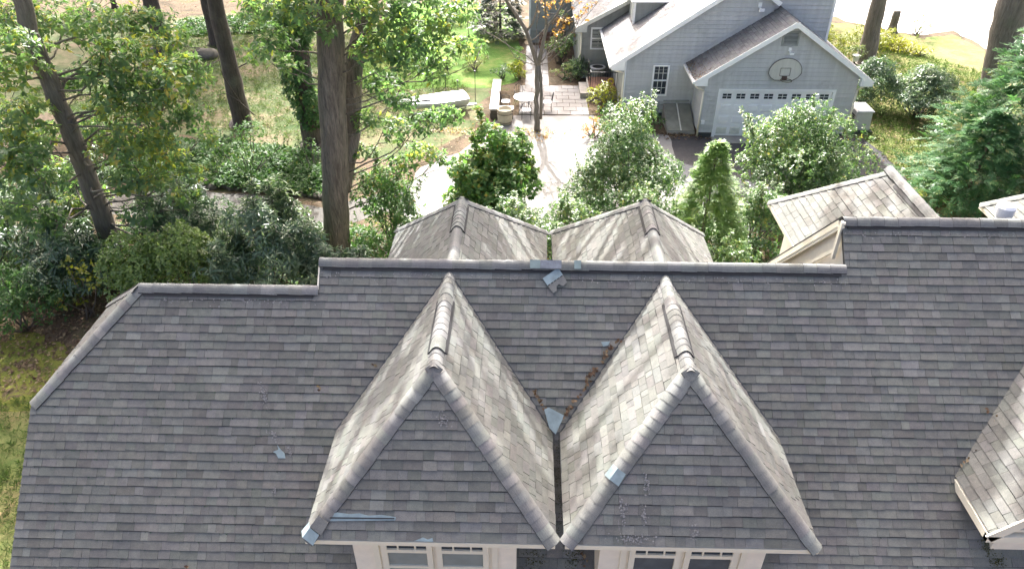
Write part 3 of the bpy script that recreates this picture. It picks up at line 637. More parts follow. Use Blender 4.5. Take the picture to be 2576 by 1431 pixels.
# white vent pipe behind the tall ridge
vp = MB(); bx = AT(2530, 527, 11.85); vp.lathe((bx[0], 11.85, 5.9), [(0.11, 0), (0.11, 0.72), (0.155, 0.72), (0.16, 0.88), (0.13, 0.92), (0.12, 0.93)], 20)
vp.build("vent_pipe", 'white', roof, smooth=False)

# dead leaves caught in the valleys
def leaf_litter(name, pts, size, mat, label, nz=(0, 0, 1), parent=None):
    K = len(pts); pts = np.asarray(pts, float); nz = norm(np.asarray(nz, float)+rng.normal(0, .35 if size > .05 else .12, (K, 3))); d = norm(np.cross(nz, rng.normal(0, 1, (K, 3)))); s = np.cross(nz, d)
    L = size*rng.uniform(.6, 1.3, (K, 1)); V = np.stack([pts-d*L*.5, pts+s*L*.32+nz*L*.12, pts+d*L*.5, pts-s*L*.32+nz*L*.12], 1).reshape(-1, 3)
    i = np.arange(K)[:, None]*4; F = np.concatenate([i+[0, 2, 1], i+[0, 3, 2]], 1).reshape(-1, 3)
    o = fast_mesh(name, V, F, np.repeat(rng.random(K), 2), mat, parent); tag(o, label, None, None, "stuff"); return o
lp = []
for (u0, v0, u1, v1, k) in ((1345, 985, 1372, 1030, 26), (1420, 1045, 1440, 1025, 26), (1425, 1040, 1565, 840, 60), (1470, 960, 1500, 925, 40), (1515, 905, 1535, 870, 24), (2570, 985, 2500, 1060, 30), (2420, 1170, 2460, 1130, 16), (800, 975, 806, 977, 4), (938, 915, 944, 922, 4), (2480, 1030, 2485, 1034, 3), (466, 1420, 474, 1426, 4), (1460, 1380, 1480, 1431, 14)):
    for i in range(max(3, int(k*.55))):
        t = random.random(); lp.append(RF(u0+(u1-u0)*t+random.gauss(0, 3), v0+(v1-v0)*t+random.gauss(0, 3), 0.04+random.random()*.05))
for i in range(420):
    x_ = random.uniform(X0+2, X3-4); yr_ = LR[0] if x_ < X1 else (MR[0] if x_ < X2 else RR[0]); CH.append(FP(x_, yr_-.15-abs(random.gauss(0, .045)), .03))
leaf_litter("lichen_flakes", CH, 0.03, 'chalkleaf', "pale chalky flakes smeared on the shingles", (0, -.7, .7))
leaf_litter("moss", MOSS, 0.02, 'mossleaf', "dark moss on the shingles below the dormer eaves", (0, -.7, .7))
sp_l = []
for i in range(900):
    k_ = random.randrange(42); t_ = ((11.2-EY)*1.41421-.143*k_)
    y_ = 11.2-t_/1.41421-.012; x_ = random.choice((random.uniform(-8.2, -3.2), random.uniform(-8.2, 8.4)))
    if y_ < 9.9 and not under(Vector((x_, y_, 0))): sp_l.append(FP(x_, y_, .022))
leaf_litter("roof_debris", sp_l, 0.026, 'dark', "tiny dark debris along the shingle courses", (0, -.7, .7))
leaf_litter("fallen_leaves", lp, 0.07, 'litter', "brown dead leaves caught in the roof valleys", (0, -.7, .7))

# ------------------------------------------------------------------ the neighbouring house
nb = thing("house", "blue grey shingle sided house with white double garage door", "house", (9.5, 34, 0))
nfields = []
def siding(parent, polys, U, mat, expo=0.185, th=0.032):
    for pc in shingle_field(polys, U, expo, (60,), th, 0.024, wave=0.0):
        m = MB(); add_piece(m, pc); m.t = [0.5+0.4*(random.random()-.5) for _ in m.t]; m.build("siding_board", mat, parent, centre=True)
def nroof(parent, q, U, expo=0.15, ws=(0.2, 0.26, 0.32)):
    q = [Vector(p) for p in q]; n = (q[1]-q[0]).cross(q[2]-q[0]); q = q if n.z > 0 else q[::-1]
    m = MB(); m.slab(q, 0.07); r = m.build("roof", 'black', parent); nfields.append((r, shingle_field([q], U, expo, ws), True)); return r
GY, MY = 30.6, 32.7; gl, gr, gap, gzp, gsl = 7.62, 14.12, 10.9, 5.12, 0.655
ez = lambda x: gzp-abs(x-gap)*gsl
# garage walls
m = MB(); t = 0.12
m.box((gl, GY+.03, 0.22), (8.32, GY+.15, 2.2)); m.box((13.2, GY+.03, 0.22), (gr, GY+.15, 2.2))
m.slab([(gl, GY+.03, 2.2), (gr, GY+.03, 2.2), (gr, GY+.03, ez(gr)-.1), (gap, GY+.03, gzp-.1), (gl, GY+.03, ez(gl)-.1)], t)
m.box((gl+.03, GY+.15, 0.22), (gl+.12, MY+.02, ez(gl)-.1)); m.box((gr-.12, GY+.15, 0.22), (gr-.03, 36, ez(gr)-.1))
gw = m.build("wall", 'siding', nb)
siding(gw, [[(gl, GY, .22), (8.32, GY, .22), (8.32, GY, 2.2), (gl, GY, 2.2)][::-1], [(13.2, GY, .22), (gr, GY, .22), (gr, GY, 2.2), (13.2, GY, 2.2)][::-1]], (1, 0, 0), 'siding') if False else None
def vpoly(y, pts): return [Vector((x, y, z)) for x, z in pts]
def wallside(parent, y, polys, mat='siding'): siding(parent, [vpoly(y, p) for p in polys], (1, 0, 0), mat)
wallside(gw, GY+.03, [[(gl, .22), (8.32, .22), (8.32, 2.2), (gl, 2.2)], [(13.2, .22), (gr, .22), (gr, 2.2), (13.2, 2.2)], [(gl, 2.2), (gr, 2.2), (gr, ez(gr)-.1), (gap, gzp-.1), (gl, ez(gl)-.1)]])
sp_ = [Vector((gl+.03, y, z)) for y, z in ((GY+.05, .22), (MY, .22), (MY, ez(gl)-.1), (GY+.05, ez(gl)-.1))][::-1]
siding(gw, [sp_], (0, 1, 0), 'siding')
for a, b in (((gl+.02, GY+.05, -.05), (8.3, GY+.2, .22)), ((13.2, GY+.05, -.05), (gr-.02, GY+.2, .22)), ((4.45, MY+.04, -.05), (gl, MY+.3, .3))): m = MB(); m.box(a, b); m.build("foundation", 'found', nb)
# garage roof
gye = GY-.28
ex0, ex1 = 7.12, 14.62
gra = nroof(nb, [(ex0, gye, ez(ex0)), (gap, gye, gzp), (gap, MY+.05, gzp), (ex0, MY+.05, ez(ex0))], (0, 1, 0))
grb = nroof(nb, [(gap, gye, gzp), (ex1, gye, ez(ex1)), (ex1, 37, ez(ex1)), (gap, 37, gzp)], (0, 1, 0))
m = MB()
for sx, e in ((-1, ex0), (1, ex1)):
    m.bar((e, gye-.012, ez(e)-.09), (gap, gye-.012, gzp-.09), 0.03, 0.19, (0, 0, 1))
    x0, x1 = sorted((e-sx*0.0, e-sx*0.55)); zz = ez(e)
    q = [(e, gye-.03, zz-.2), (e-sx*.52, gye-.03, zz-.2), (e-sx*.52, gye-.03, zz+.52*gsl-.1), (e, gye-.03, zz-.06)]
    q = q if sx < 0 else q[::-1]
    m.slab(q, 0.2, n=(0, -1, 0))
m.box((gap-.1, gye-.028, gzp-.25), (gap+.1, gye+.003, gzp-.02))
m.slab([(ex0+.03, gye, ez(ex0)-.2), (gl+.05, gye, ez(ex0)-.2), (gl+.05, MY, ez(ex0)-.2), (ex0+.03, MY, ez(ex0)-.2)][::-1], 0.02)
m.build("rake_board", 'white', nb)
def downspout(pts):
    m = MB(); 
    for a, b in zip(pts[:-1], pts[1:]): m.tube([a, b], 0.042, 6)
    m.build("downspout", 'cream', nb, smooth=True)
downspout([(ex0-.02, gye+.1, ez(ex0)-.12), (ex0+.1, gye+.12, ez(ex0)-.3), (gl-.03, GY-.03, ez(ex0)-.5), (gl-.03, GY-.03, 0.05)])
downspout([(ex1+.02, gye+.1, ez(ex1)-.12), (gr+.2, gye+.12, ez(ex1)-.25), (gr+.03, GY-.03, ez(ex1)-.45), (gr+.03, GY-.03, 0.05)])
m = MB(); m.box((ex0-.1, gye, ez(ex0)-.13), (ex0, MY, ez(ex0)-.02)); m.build("gutter", 'white', nb)
lp = [(random.uniform(ex0-.1, ex0+.25)+random.random()**3*.6, random.uniform(gye, MY), 0) for _ in range(240)]
leaf_litter("fallen_leaves", [(x, y, max(ez(x), ez(ex0))+.03) for x, y, z in lp], 0.07, 'litter', "brown dead leaves along the garage gutter")
# garage door
gd_ = MB(); gd_.box((8.36, GY+.1, 0.03), (13.16, GY+.14, 2.12)); door = gd_.build("garage_door", 'white', nb)
m = MB(); m.box((8.24, GY-.02, 0.0), (8.36, GY+.16, 2.13)); m.box((13.16, GY-.02, 0.0), (13.28, GY+.16, 2.13)); m.box((8.24, GY-.02, 2.13), (13.28, GY+.16, 2.24)); m.build("door_frame", 'white', door)
cw = 4.8/8
for r in range(4):
    z0, z1 = 0.03+r*.5225, 0.03+(r+1)*.5225
    m = MB(); m.box((8.365, GY+.085, z0+.006), (13.155, GY+.105, z1-.006)); m.build("door_section", 'white', door)
    for c in range(8):
        a = 8.36+c*cw
        if r < 3:
            m = MB(); x0, x1, y0, zz0, zz1 = a+.07, a+cw-.07, GY+.086, z0+.1, z1-.1
            m.hexa([(x0, y0, zz0), (x1, y0, zz0), (x1, y0, zz1), (x0, y0, zz1), (x0+.04, y0-.022, zz0+.04), (x1-.04, y0-.022, zz0+.04), (x1-.04, y0-.022, zz1-.04), (x0+.04, y0-.022, zz1-.04)]); m.build("door_panel", 'dirtywhite' if r == 0 else 'white', door, centre=True)
        else:
            for i in range(2):
                for j in range(2):
                    m = MB(); x0 = a+.11+i*.2; zz = z0+.17+j*.12
                    m.box((x0, GY+.078, zz), (x0+.175, GY+.086, zz+.095)); m.build("pane", 'glass', door, centre=True)
m = MB(); m.box((8.2, 29.9, 0.0), (13.3, GY+.02, 0.035)); tag(m.build("apron_slab", 'conc'), "concrete sill slab under the garage door", None, None, "structure")
# gable vent
v = MB(); v.box((10.5, GY-.03, 4.08), (11.2, GY+.03, 4.14)); v.box((10.5, GY-.03, 4.62), (11.2, GY+.03, 4.68)); v.box((10.5, GY-.03, 4.14), (10.57, GY+.03, 4.62)); v.box((11.13, GY-.03, 4.14), (11.2, GY+.03, 4.62)); v.box((10.57, GY+.012, 4.14), (11.13, GY+.022, 4.62))
vo = v.build("gable_vent", 'siding2', nb)
for i in range(9):
    m = MB(); z = 4.165+i*.05; m.bar((10.575, GY-.012, z+.01), (11.125, GY-.012, z+.01), 0.012, 0.05, (0, -.7, .7)); m.build("vent_slat", 'siding2', vo, centre=True)
def floodlight(x, y, z, s=1.0):
    m = MB(); m.box((x-.06*s, y-.05, z-.08*s), (x+.06*s, y, z+.08*s)); m.bar((x, y-.06, z-.05*s), (x+.03, y-.2, z-.14*s), .05, .05); m.box((x-.05, y-.26, z-.17*s), (x+.13*s, y-.14, z-.08*s)); m.build("floodlight", 'white', nb)
floodlight(10.9, GY, 3.95); floodlight(9.95, MY, 5.2, 1.3)
m = MB(); m.box((7.68, GY-.07, .62), (7.83, GY, .8)); m.build("outlet_box", 'white', nb)
# main block
mx0, msl = 3.75, 0.676; mz = lambda x: 2.6+(x-mx0)*msl; RX = 9.3
m = MB()
m.slab([(4.4, MY+.03, .3), (gl+.2, MY+.03, .3), (gl+.2, MY+.03, mz(gl+.2)-.1), (4.4, MY+.03, mz(4.4)-.1)], .12)
m.slab([(gl+.2, MY+.03, 2.4), (10.6, MY+.03, 2.4), (10.6, MY+.03, 5.25), (RX, MY+.03, mz(RX)-.1), (gl+.2, MY+.03, mz(gl+.2)-.1)], .12)
m.box((4.43, MY+.15, 0.0), (4.55, 38.3, mz(4.43)-.05)); m.box((9.5, MY+.3, 2.0), (13.25, 40, 7.9))
mw = m.build("wall", 'siding', nb)
wallside(mw, MY+.03, [[(4.4, .3), (gl+.06, .3), (gl+.06, mz(gl+.06)-.1), (4.4, mz(4.4)-.1)], [(gl+.06, 2.4), (10.6, 2.4), (10.6, 5.25), (RX, mz(RX)-.1), (gl+.06, mz(gl+.06)-.1)]])
wallside(mw, MY+.3, [[(9.5, 2.0), (13.25, 2.0), (13.25, 7.9), (9.5, 7.9)]])
siding(mw, [[Vector((4.43, y, z)) for y, z in ((MY+.05, .3), (38.3, .3), (38.3, 2.95), (MY+.05, 2.95))][::-1]], (0, 1, 0), 'siding2')
mye = MY-.3
nroof(nb, [(mx0, mye, 2.6), (RX, mye, mz(RX)), (RX, 38.3, mz(RX)), (mx0, 38.3, 2.6)], (0, 1, 0))
nroof(nb, [(RX, mye, mz(RX)), (10.75, mye, mz(RX)-1.45*msl), (10.75, MY+.3, mz(RX)-1.45*msl), (RX, MY+.3, mz(RX))], (0, 1, 0))
nroof(nb, [(9.1, MY-.1, 7.9), (13.65, MY-.1, 7.9), (11.4, 35, 9.4)], (1, 0, 0)); nroof(nb, [(13.65, MY-.1, 7.9), (13.65, 40.3, 7.9), (11.4, 38, 9.4), (11.4, 35, 9.4)], (0, 1, 0)); nroof(nb, [(9.1, 40.3, 7.9), (9.1, MY-.1, 7.9), (11.4, 35, 9.4), (11.4, 38, 9.4)], (0, 1, 0))
m = MB()
m.bar((mx0, mye-.012, 2.52), (RX, mye-.012, mz(RX)-.08), .03, .19); m.bar((10.75, mye-.012, mz(RX)-1.45*msl-.08), (RX, mye-.012, mz(RX)-.08), .03, .19)
m.slab([(mx0, mye-.03, 2.4), (mx0+.58, mye-.03, 2.4), (mx0+.58, mye-.03, 2.6+.58*msl-.1), (mx0, mye-.03, 2.54)], .28, n=(0, -1, 0))
m.box((13.2, MY+.25, 2.5), (13.3, MY+.36, 7.9))
m.box((4.38, MY-.02, .3), (4.45, MY+.06, 2.9))
m.build("rake_board", 'white', nb)
m = MB(); m.box((mx0-.1, mye, 2.47), (mx0, 38.3, 2.58)); m.build("gutter", 'white', nb)
downspout([(mx0, mye+.08, 2.45), (mx0+.2, mye+.15, 2.33), (4.36, MY-.03, 2.2), (4.36, MY-.03, .05)])
m = MB(); m.box((5.08, MY-.06, 3.3), (5.24, MY, 3.48)); m.build("junction_box", 'siding2', nb)
def window(parent, x0, x1, z0, z1, y, cols=3, rows=2, mat='white'):
    m = MB(); b = .075
    m.box((x0-b, y-.05, z0-b), (x0, y+.03, z1+b)); m.box((x1, y-.05, z0-b), (x1+b, y+.03, z1+b)); m.box((x0, y-.05, z1), (x1, y+.03, z1+b)); m.box((x0, y-.06, z0-b), (x1, y+.03, z0))
    zc = (z0+z1)/2; m.box((x0, y-.04, zc-.03), (x1, y+.02, zc+.03)); wn = m.build("window", mat, parent)
    for s in range(2):
        a, b2 = (z0, zc-.03) if s == 0 else (zc+.03, z1)
        for i in range(cols):
            for j in range(rows):
                p = MB(); dx = (x1-x0)/cols; dz = (b2-a)/rows
                p.box((x0+i*dx+.012, y-.012, a+j*dz+.012), (x0+(i+1)*dx-.012, y-.002, a+(j+1)*dz-.012)); p.build("pane", 'glass', wn, centre=True)
        q = MB()
        for i in range(1, cols): q.box((x0+i*dx-.012, y-.02, a), (x0+i*dx+.012, y+.0, b2))
        for j in range(1, rows): q.box((x0, y-.021, a+j*dz-.012), (x1, y-.003, a+j*dz+.012))
        q.build("muntin", 'dirtywhite', wn)
    return wn
window(nb, 5.74, 6.34, 1.2, 2.5, MY)
# shed dormer on the main roof
m = MB(); m.box((5.05, 36, 3.2), (8.5, 39, 4.5)); sd = m.build("shed_dormer", 'siding2', nb)
wallside(sd, 36.0, [[(5.05, 3.45), (6.75, 4.5), (5.05, 4.5)]], 'siding2')
m = MB(); m.box((4.98, 35.93, 3.35), (5.08, 36.02, 4.5)); m.box((4.85, 35.8, 4.5), (8.6, 39.2, 4.58)); m.box((4.98, 36.5, 3.5), (5.04, 36.6, 4.45)); m.build("trim", 'white', sd)
# further block behind
BY = 38.3
m = MB(); m.slab([(2.66, BY, .0), (9, BY, .0), (9, BY, 5.0), (7, BY, 5.05), (2.66, BY, 2.72)], .12); m.box((2.66, BY+.12, 0), (2.78, 47, 2.7)); bw = m.build("wall", 'siding2', nb)
wallside(bw, BY-.001, [[(2.66, .3), (4.4, .3), (4.4, 3.65), (2.66, 2.72)]], 'siding2')
bz = lambda x: 2.72+(x-2.42)*.535
nroof(nb, [(2.38, BY-.3, bz(2.38)), (7.0, BY-.3, bz(7)), (7.0, 49, bz(7)), (2.38, 49, bz(2.38))], (0, 1, 0))
nroof(nb, [(7.0, BY-.3, bz(7)), (11.6, BY-.3, bz(2.4)), (11.6, 49, bz(2.4)), (7.0, 49, bz(7))], (0, 1, 0))
m = MB(); m.bar((2.38, BY-.31, bz(2.38)-.08), (7, BY-.31, bz(7)-.08), .03, .18); m.slab([(2.38, BY-.33, bz(2.38)-.2), (2.98, BY-.33, bz(2.38)-.2), (2.98, BY-.33, bz(2.98)-.1), (2.38, BY-.33, bz(2.38)-.04)], .3, n=(0, -1, 0)); m.build("rake_board", 'dirtywhite', nb)
downspout([(2.4, BY-.25, bz(2.38)-.15), (2.72, BY-.08, bz(2.38)-.3), (2.72, BY-.08, .1)])
window(nb, 3.28, 3.95, 1.62, 2.6, BY, 2, 1)
# end wing by the walk
m = MB(); m.box((0.02, 44.6, 0), (2.7, 49, 4.4)); ew = m.build("wall", 'siding2', nb); wallside(ew, 44.58, [[(0.02, .75), (2.6, .75), (2.6, 4.3), (0.02, 4.3)]], 'siding2')
m = MB(); m.box((-.03, 44.53, .5), (.07, 44.62, 4.3)); m.build("trim", 'white', nb)
for i in range(4):
    m = MB(); m.box((0.6, 43.3+i*.3, 0), (2.0, 43.6+i*.3, .17*(i+1))); m.build("step", 'brick', nb)
nroof(nb, [(-.3, 44.2, 4.4), (2.9, 44.2, 4.4), (2.9, 47, 5.6), (-.3, 47, 5.6)], (1, 0, 0))
lay(nfields, 300, 'nshingle')
# entry stoop with railing
m = MB(); m.box((3.0, 34.9, 0), (4.4, 37.0, .5)); m.box((2.6, 35.2, 0), (3.0, 36.8, .3)); m.build("stoop", 'conc', nb)
m = MB(); m.box((3.05, 34.95, .5), (4.38, 36.95, .53)); m.build("stoop_floor", 'brick', nb)
rl = MB()
def rail(a, b, n):
    a, b = Vector(a), Vector(b)
    for h in (.06, .9): rl.bar(a+Vector((0, 0, h)), b+Vector((0, 0, h)), .035, .03)
    for i in range(n+1): p = a.lerp(b, i/n); rl.bar(p, p+Vector((0, 0, .92)), .018, .018, (0, 1, 0))
for a_, b_, n_ in (((3.05, 34.98, .53), (4.36, 34.98, .53), 11), ((3.06, 35.0, .53), (3.06, 35.3, .53), 3), ((3.06, 36.4, .53), (3.06, 36.95, .53), 5)): rl = MB(); rail(a_, b_, n_); rl.build("railing", 'iron', nb)
wr = MB(); wr.tube([(4.05+.13*math.cos(a), 34.93, 1.0+.13*math.sin(a)) for a in np.linspace(0, 2*math.pi, 17)], .045, 6, cap=False); tag(wr.build("wreath", 'yellow'), "small yellow wreath hanging on the black stoop railing", "wreath")
# cellar bulkhead
b0, b1 = Vector((6.36, MY-.02, .78)), Vector((6.36, 30.98, .14))
bk = MB(); bk.hexa([(6.32, 30.9, 0), (7.56, 30.9, 0), (7.56, MY, 0), (6.32, MY, 0), (6.32, 30.9, .1), (7.56, 30.9, .1), (7.56, MY, .74), (6.32, MY, .74)]); bo = bk.build("cellar_bulkhead", 'conc', nb)
for k in range(2):
    m = MB(); x = 6.34+k*.61; m.slab([(x, 30.93, .115), (x+.59, 30.93, .115), (x+.59, MY-.03, .745), (x, MY-.03, .745)][::1], -.035); m.build("bulkhead_door", 'bulk', bo)
m = MB(); m.bar((6.935, 30.93, .17), (6.935, MY-.04, .80), .05, .03); m.build("bulkhead_seam", 'dirtywhite', bo)
m = MB(); m.bar((5.5, MY-.06, .66), (6.3, MY-.06, .72), .05, .05); m.bar((6.3, MY-.06, .9), (7.5, MY-.06, .92), .04, .06); m.bar((6.1, MY-.06, .3), (6.1, MY-.06, .9), .04, .04, (0, 1, 0)); m.build("conduit", 'siding2', nb)
# small roof edge past the tall block
m = MB(); m.slab([(13.3, 43, 2.6), (15.2, 43, 2.2), (15.2, 46, 2.2), (13.3, 46, 2.6)], .12); m.build("porch_roof", 'nshingle', nb); m = MB(); m.box((13.3, 42.95, 2.0), (15.15, 43.05, 2.28)); m.build("porch_beam", 'white', nb); m = MB(); m.box((15.0, 43.0, 0), (15.12, 43.1, 2.0)); m.build("porch_post", 'white', nb)

# ------------------------------------------------------------------ things around the houses
hoop = thing("basketball_hoop", "weathered fan shaped basketball backboard above the garage door", "basketball hoop", (10.88, GY, 2.65))
pts = [(10.50, 2.66), (11.27, 2.66), (11.45, 2.78), (11.57, 2.95)]+[(10.88+.69*math.cos(a), 3.02+.58*math.sin(a)) for a in np.linspace(0.05, math.pi-.05, 15)]+[(10.19, 2.95), (10.31, 2.78)]
m = MB(); m.slab([(x, GY-.10, z) for x, z in pts], .045, n=(0, -1, 0)); bb = m.build("backboard", 'board', hoop)
m = MB()
for i in range(len(pts)): a, b = pts[i], pts[(i+1) % len(pts)]; m.bar((a[0], GY-.108, a[1]), (b[0], GY-.108, b[1]), .02, .03, (0, -1, 0))
for a, b in (((10.67, 2.85), (11.09, 2.85)), ((11.09, 2.85), (11.09, 3.18)), ((11.09, 3.18), (10.67, 3.18)), ((10.67, 3.18), (10.67, 2.85))): m.bar((a[0], GY-.106, a[1]), (b[0], GY-.106, b[1]), .014, .03, (0, -1, 0))
m.build("painted_outline", 'faded', bb)
m = MB(); m.tube([(10.88+.23*math.cos(a), GY-.42+.23*math.sin(a), 2.76) for a in np.linspace(0, 2*math.pi, 21)], .012, 5, cap=False); m.box((10.78, GY-.2, 2.70), (10.98, GY-.1, 2.84)); m.build("rim", 'rust', hoop)
m = MB(); m.box((10.6, GY-.08, 2.8), (10.7, GY+.0, 3.3)); m.box((11.06, GY-.08, 2.8), (11.16, GY+.0, 3.3)); m.build("bracket", 'rust', hoop)

gen = thing("generator", "pale grey generator box at the garage corner", "generator", (15.1, 31.7, 0))
m = MB(); m.hexa([(14.72, 31.2, .12), (15.5, 31.2, .12), (15.5, 32.3, .12), (14.72, 32.3, .12), (14.76, 31.24, .98), (15.46, 31.24, .98), (15.46, 32.26, .98), (14.76, 32.26, .98)]); m.build("cabinet", 'unit', gen, bevel=.05)
m = MB(); m.hexa([(14.69, 31.17, .985), (15.53, 31.17, .985), (15.53, 32.33, .985), (14.69, 32.33, .985), (14.78, 31.27, 1.07), (15.44, 31.27, 1.07), (15.44, 32.23, 1.07), (14.78, 32.23, 1.07)]); m.build("lid", 'unit', gen, bevel=.03)
m = MB(); m.box((14.6, 31.1, 0), (15.6, 32.4, .12)); m.build("base", 'found', gen)
m = MB()
for i in range(6): m.box((14.715, 31.35, .3+i*.09), (14.735, 32.1, .34+i*.09))
m.build("louvre", 'iron', gen)
p = G(1515, 178); ac = thing("air_conditioner", "round topped air conditioner beside the entry stoop", "air conditioner", (3.62, 37.6, 0))
m = MB(); m.lathe((3.62, 37.6, 0), [(.36, 0), (.36, .78), (.38, .8)], 20); m.build("casing", 'siding2', ac, smooth=True)
m = MB(); m.lathe((3.62, 37.6, .8), [(.4, 0), (.4, .06), (.37, .07), (.3, .07), (.29, .05)], 20); m.build("top_ring", 'unit', ac); m = MB(); m.lathe((3.62, 37.6, .855), [(.29, 0), (.28, .008)], 20); m.build("fan_grille", 'iron', ac)

# sailing dinghy on its trailer
bo_ = thing("dinghy", "white sailing dinghy lying on the grass beside the terrace", "boat", (-4.9, 34.2, 0.2))
A = G(988, 268, .55); B = G(1172, 236, .75); A[2] = B[2] = 0; ax = (B-A); Lb = np.linalg.norm(ax[:2]); ax = ax/Lb; sdv = np.array([-ax[1], ax[0], 0])
ns = 14; hull = []; deckp = []
for i in range(ns):
    t = i/(ns-1); bw_ = .68*min(1, (math.sin(min(1, t*1.25+.04)*math.pi/2)))**.8*(1-.1*max(0, t-.7)/.3); sh = .62+.10*(1-t)**2+.1*t; kl = .25+.25*(1-t)**3
    c = A+ax*Lb*t; ring = []
    for q, (wq, zq) in enumerate(((-1, sh), (-.93, sh-.14), (-.7, kl+.1), (-.3, kl+.02), (0, kl), (.3, kl+.02), (.7, kl+.1), (.93, sh-.14), (1, sh))): ring.append(tuple(c+sdv*bw_*wq+np.array([0, 0, zq])))
    hull.append(ring); deckp.append([tuple(c+sdv*bw_*wq+np.array([0, 0, sh+dz])) for wq, dz in ((-1, .005), (-.5, .06), (0, .09), (.5, .06), (1, .005))])
m = MB()
for i in range(ns-1):
    for q in range(8): m.face([hull[i][q], hull[i][q+1], hull[i+1][q+1], hull[i+1][q]])
m.face(hull[-1]); m.build("hull", 'gel', bo_, smooth=True)
m = MB()
for i in range(ns-1):
    for q in range(4): m.face([deckp[i][q], deckp[i+1][q], deckp[i+1][q+1], deckp[i][q+1]])
m.build("deck", 'gel', bo_, smooth=True)
cp = A+ax*Lb*.33; m = MB(); P4 = [cp-ax*.55-sdv*.28, cp+ax*.65-sdv*.36, cp+ax*.65+sdv*.36, cp-ax*.55+sdv*.28]; m.slab([tuple(q+np.array([0, 0, .80])) for q in P4], .05); m.build("cockpit", 'iron', bo_)
rp = A+ax*Lb*.56; m = MB(); m.tube([tuple(rp+ax*.28*math.cos(a)+sdv*.2*math.sin(a)+np.array([0, 0, .80+.03*math.sin(3*a)])) for a in np.linspace(0, 2*math.pi, 20)], .02, 5, cap=False); m.build("rope", 'iron', bo_)
m = MB(); m.lathe(tuple(A+ax*Lb*.8+np.array([0, 0, .76])), [(.05, 0), (.05, .03)], 10); m.build("deck_fitting", 'iron', bo_)
trl = thing("boat_trailer", "low white trailer bar under the dinghy", "trailer", (-4.2, 34, 0))
m = MB(); e = B+ax*.5; m.bar(tuple(A+ax*.9-sdv*.35+[0, 0, .2]), tuple(e-sdv*.1+[0, 0, .2]), .08, .07); m.bar(tuple(A+ax*.9+sdv*.35+[0, 0, .2]), tuple(e-sdv*.02+[0, 0, .2]), .08, .07); m.build("frame", 'dirtywhite', trl)
for sgn in (-1, 1):
    c = A+ax*1.8+sdv*sgn*.62+np.array([0, 0, .2]); m = MB(); m.tube([tuple(c-sdv*.06), tuple(c+sdv*.06)], .2, 16); m.build("wheel", 'iron', trl)
m = MB(); m.bar(tuple(A+ax*1.8-sdv*.62+[0, 0, .2]), tuple(A+ax*1.8+sdv*.62+[0, 0, .2]), .06, .06); m.build("axle", 'rust', trl)

# low garden wall
gwl = thing("garden_wall", "low stone wall with pale capstones beside the terrace", "wall", (-1.6, 34.5, 0))
wx0, wx1, wy0, wy1 = -1.80, -1.42, 32.45, 36.5
for r in range(3):
    y = wy0
    while y < wy1-.1:
        L = random.uniform(.25, .5); y1 = min(y+L, wy1); m = MB(); o = random.uniform(0, .03); m.box((wx0+.03-o, y+.01, r*.15), (wx1-.03+o, y1-.01, r*.15+.142), random.random()); m.build("stone", 'stone', gwl, centre=True, bevel=.015); y = y1
y = wy0-.05
while y < wy1: m = MB(); m.box((wx0-.03, y, .452), (wx1+.03, min(y+.75, wy1+.05)-.012, .52)); m.build("capstone", 'capstone', gwl, centre=True, bevel=.01); y += .75
for k in range(2): m = MB(); m.box((wx1+.035+k*.36, wy0-.05, .452), (wx1+.38+k*.36, wy0+.42, .52)); m.build("capstone", 'capstone', gwl, centre=True, bevel=.01)
m = MB(); m.box((wx1-.02, wy0, 0), (wx1+.7, wy0+.36, .45)); m.build("pier", 'stone', gwl)
pot = thing("planter_barrel", "tan ribbed barrel planter in front of the garden wall", "planter", (-1.08, 31.95, 0))
m = MB(); m.lathe((-1.08, 31.95, 0), [(.28, 0), (.33, .15), (.35, .4), (.33, .62), (.36, .64), (.36, .72), (.31, .72), (.3, .62)], 22); m.build("barrel", 'tan', pot, smooth=True)
for z, r_ in ((.13, .335), (.52, .35)):
    m = MB(); m.tube([(-1.08+r_*math.cos(a), 31.95+r_*math.sin(a), z) for a in np.linspace(0, 2*math.pi, 25)], .012, 5, cap=False); m.build("band", 'rust', pot)
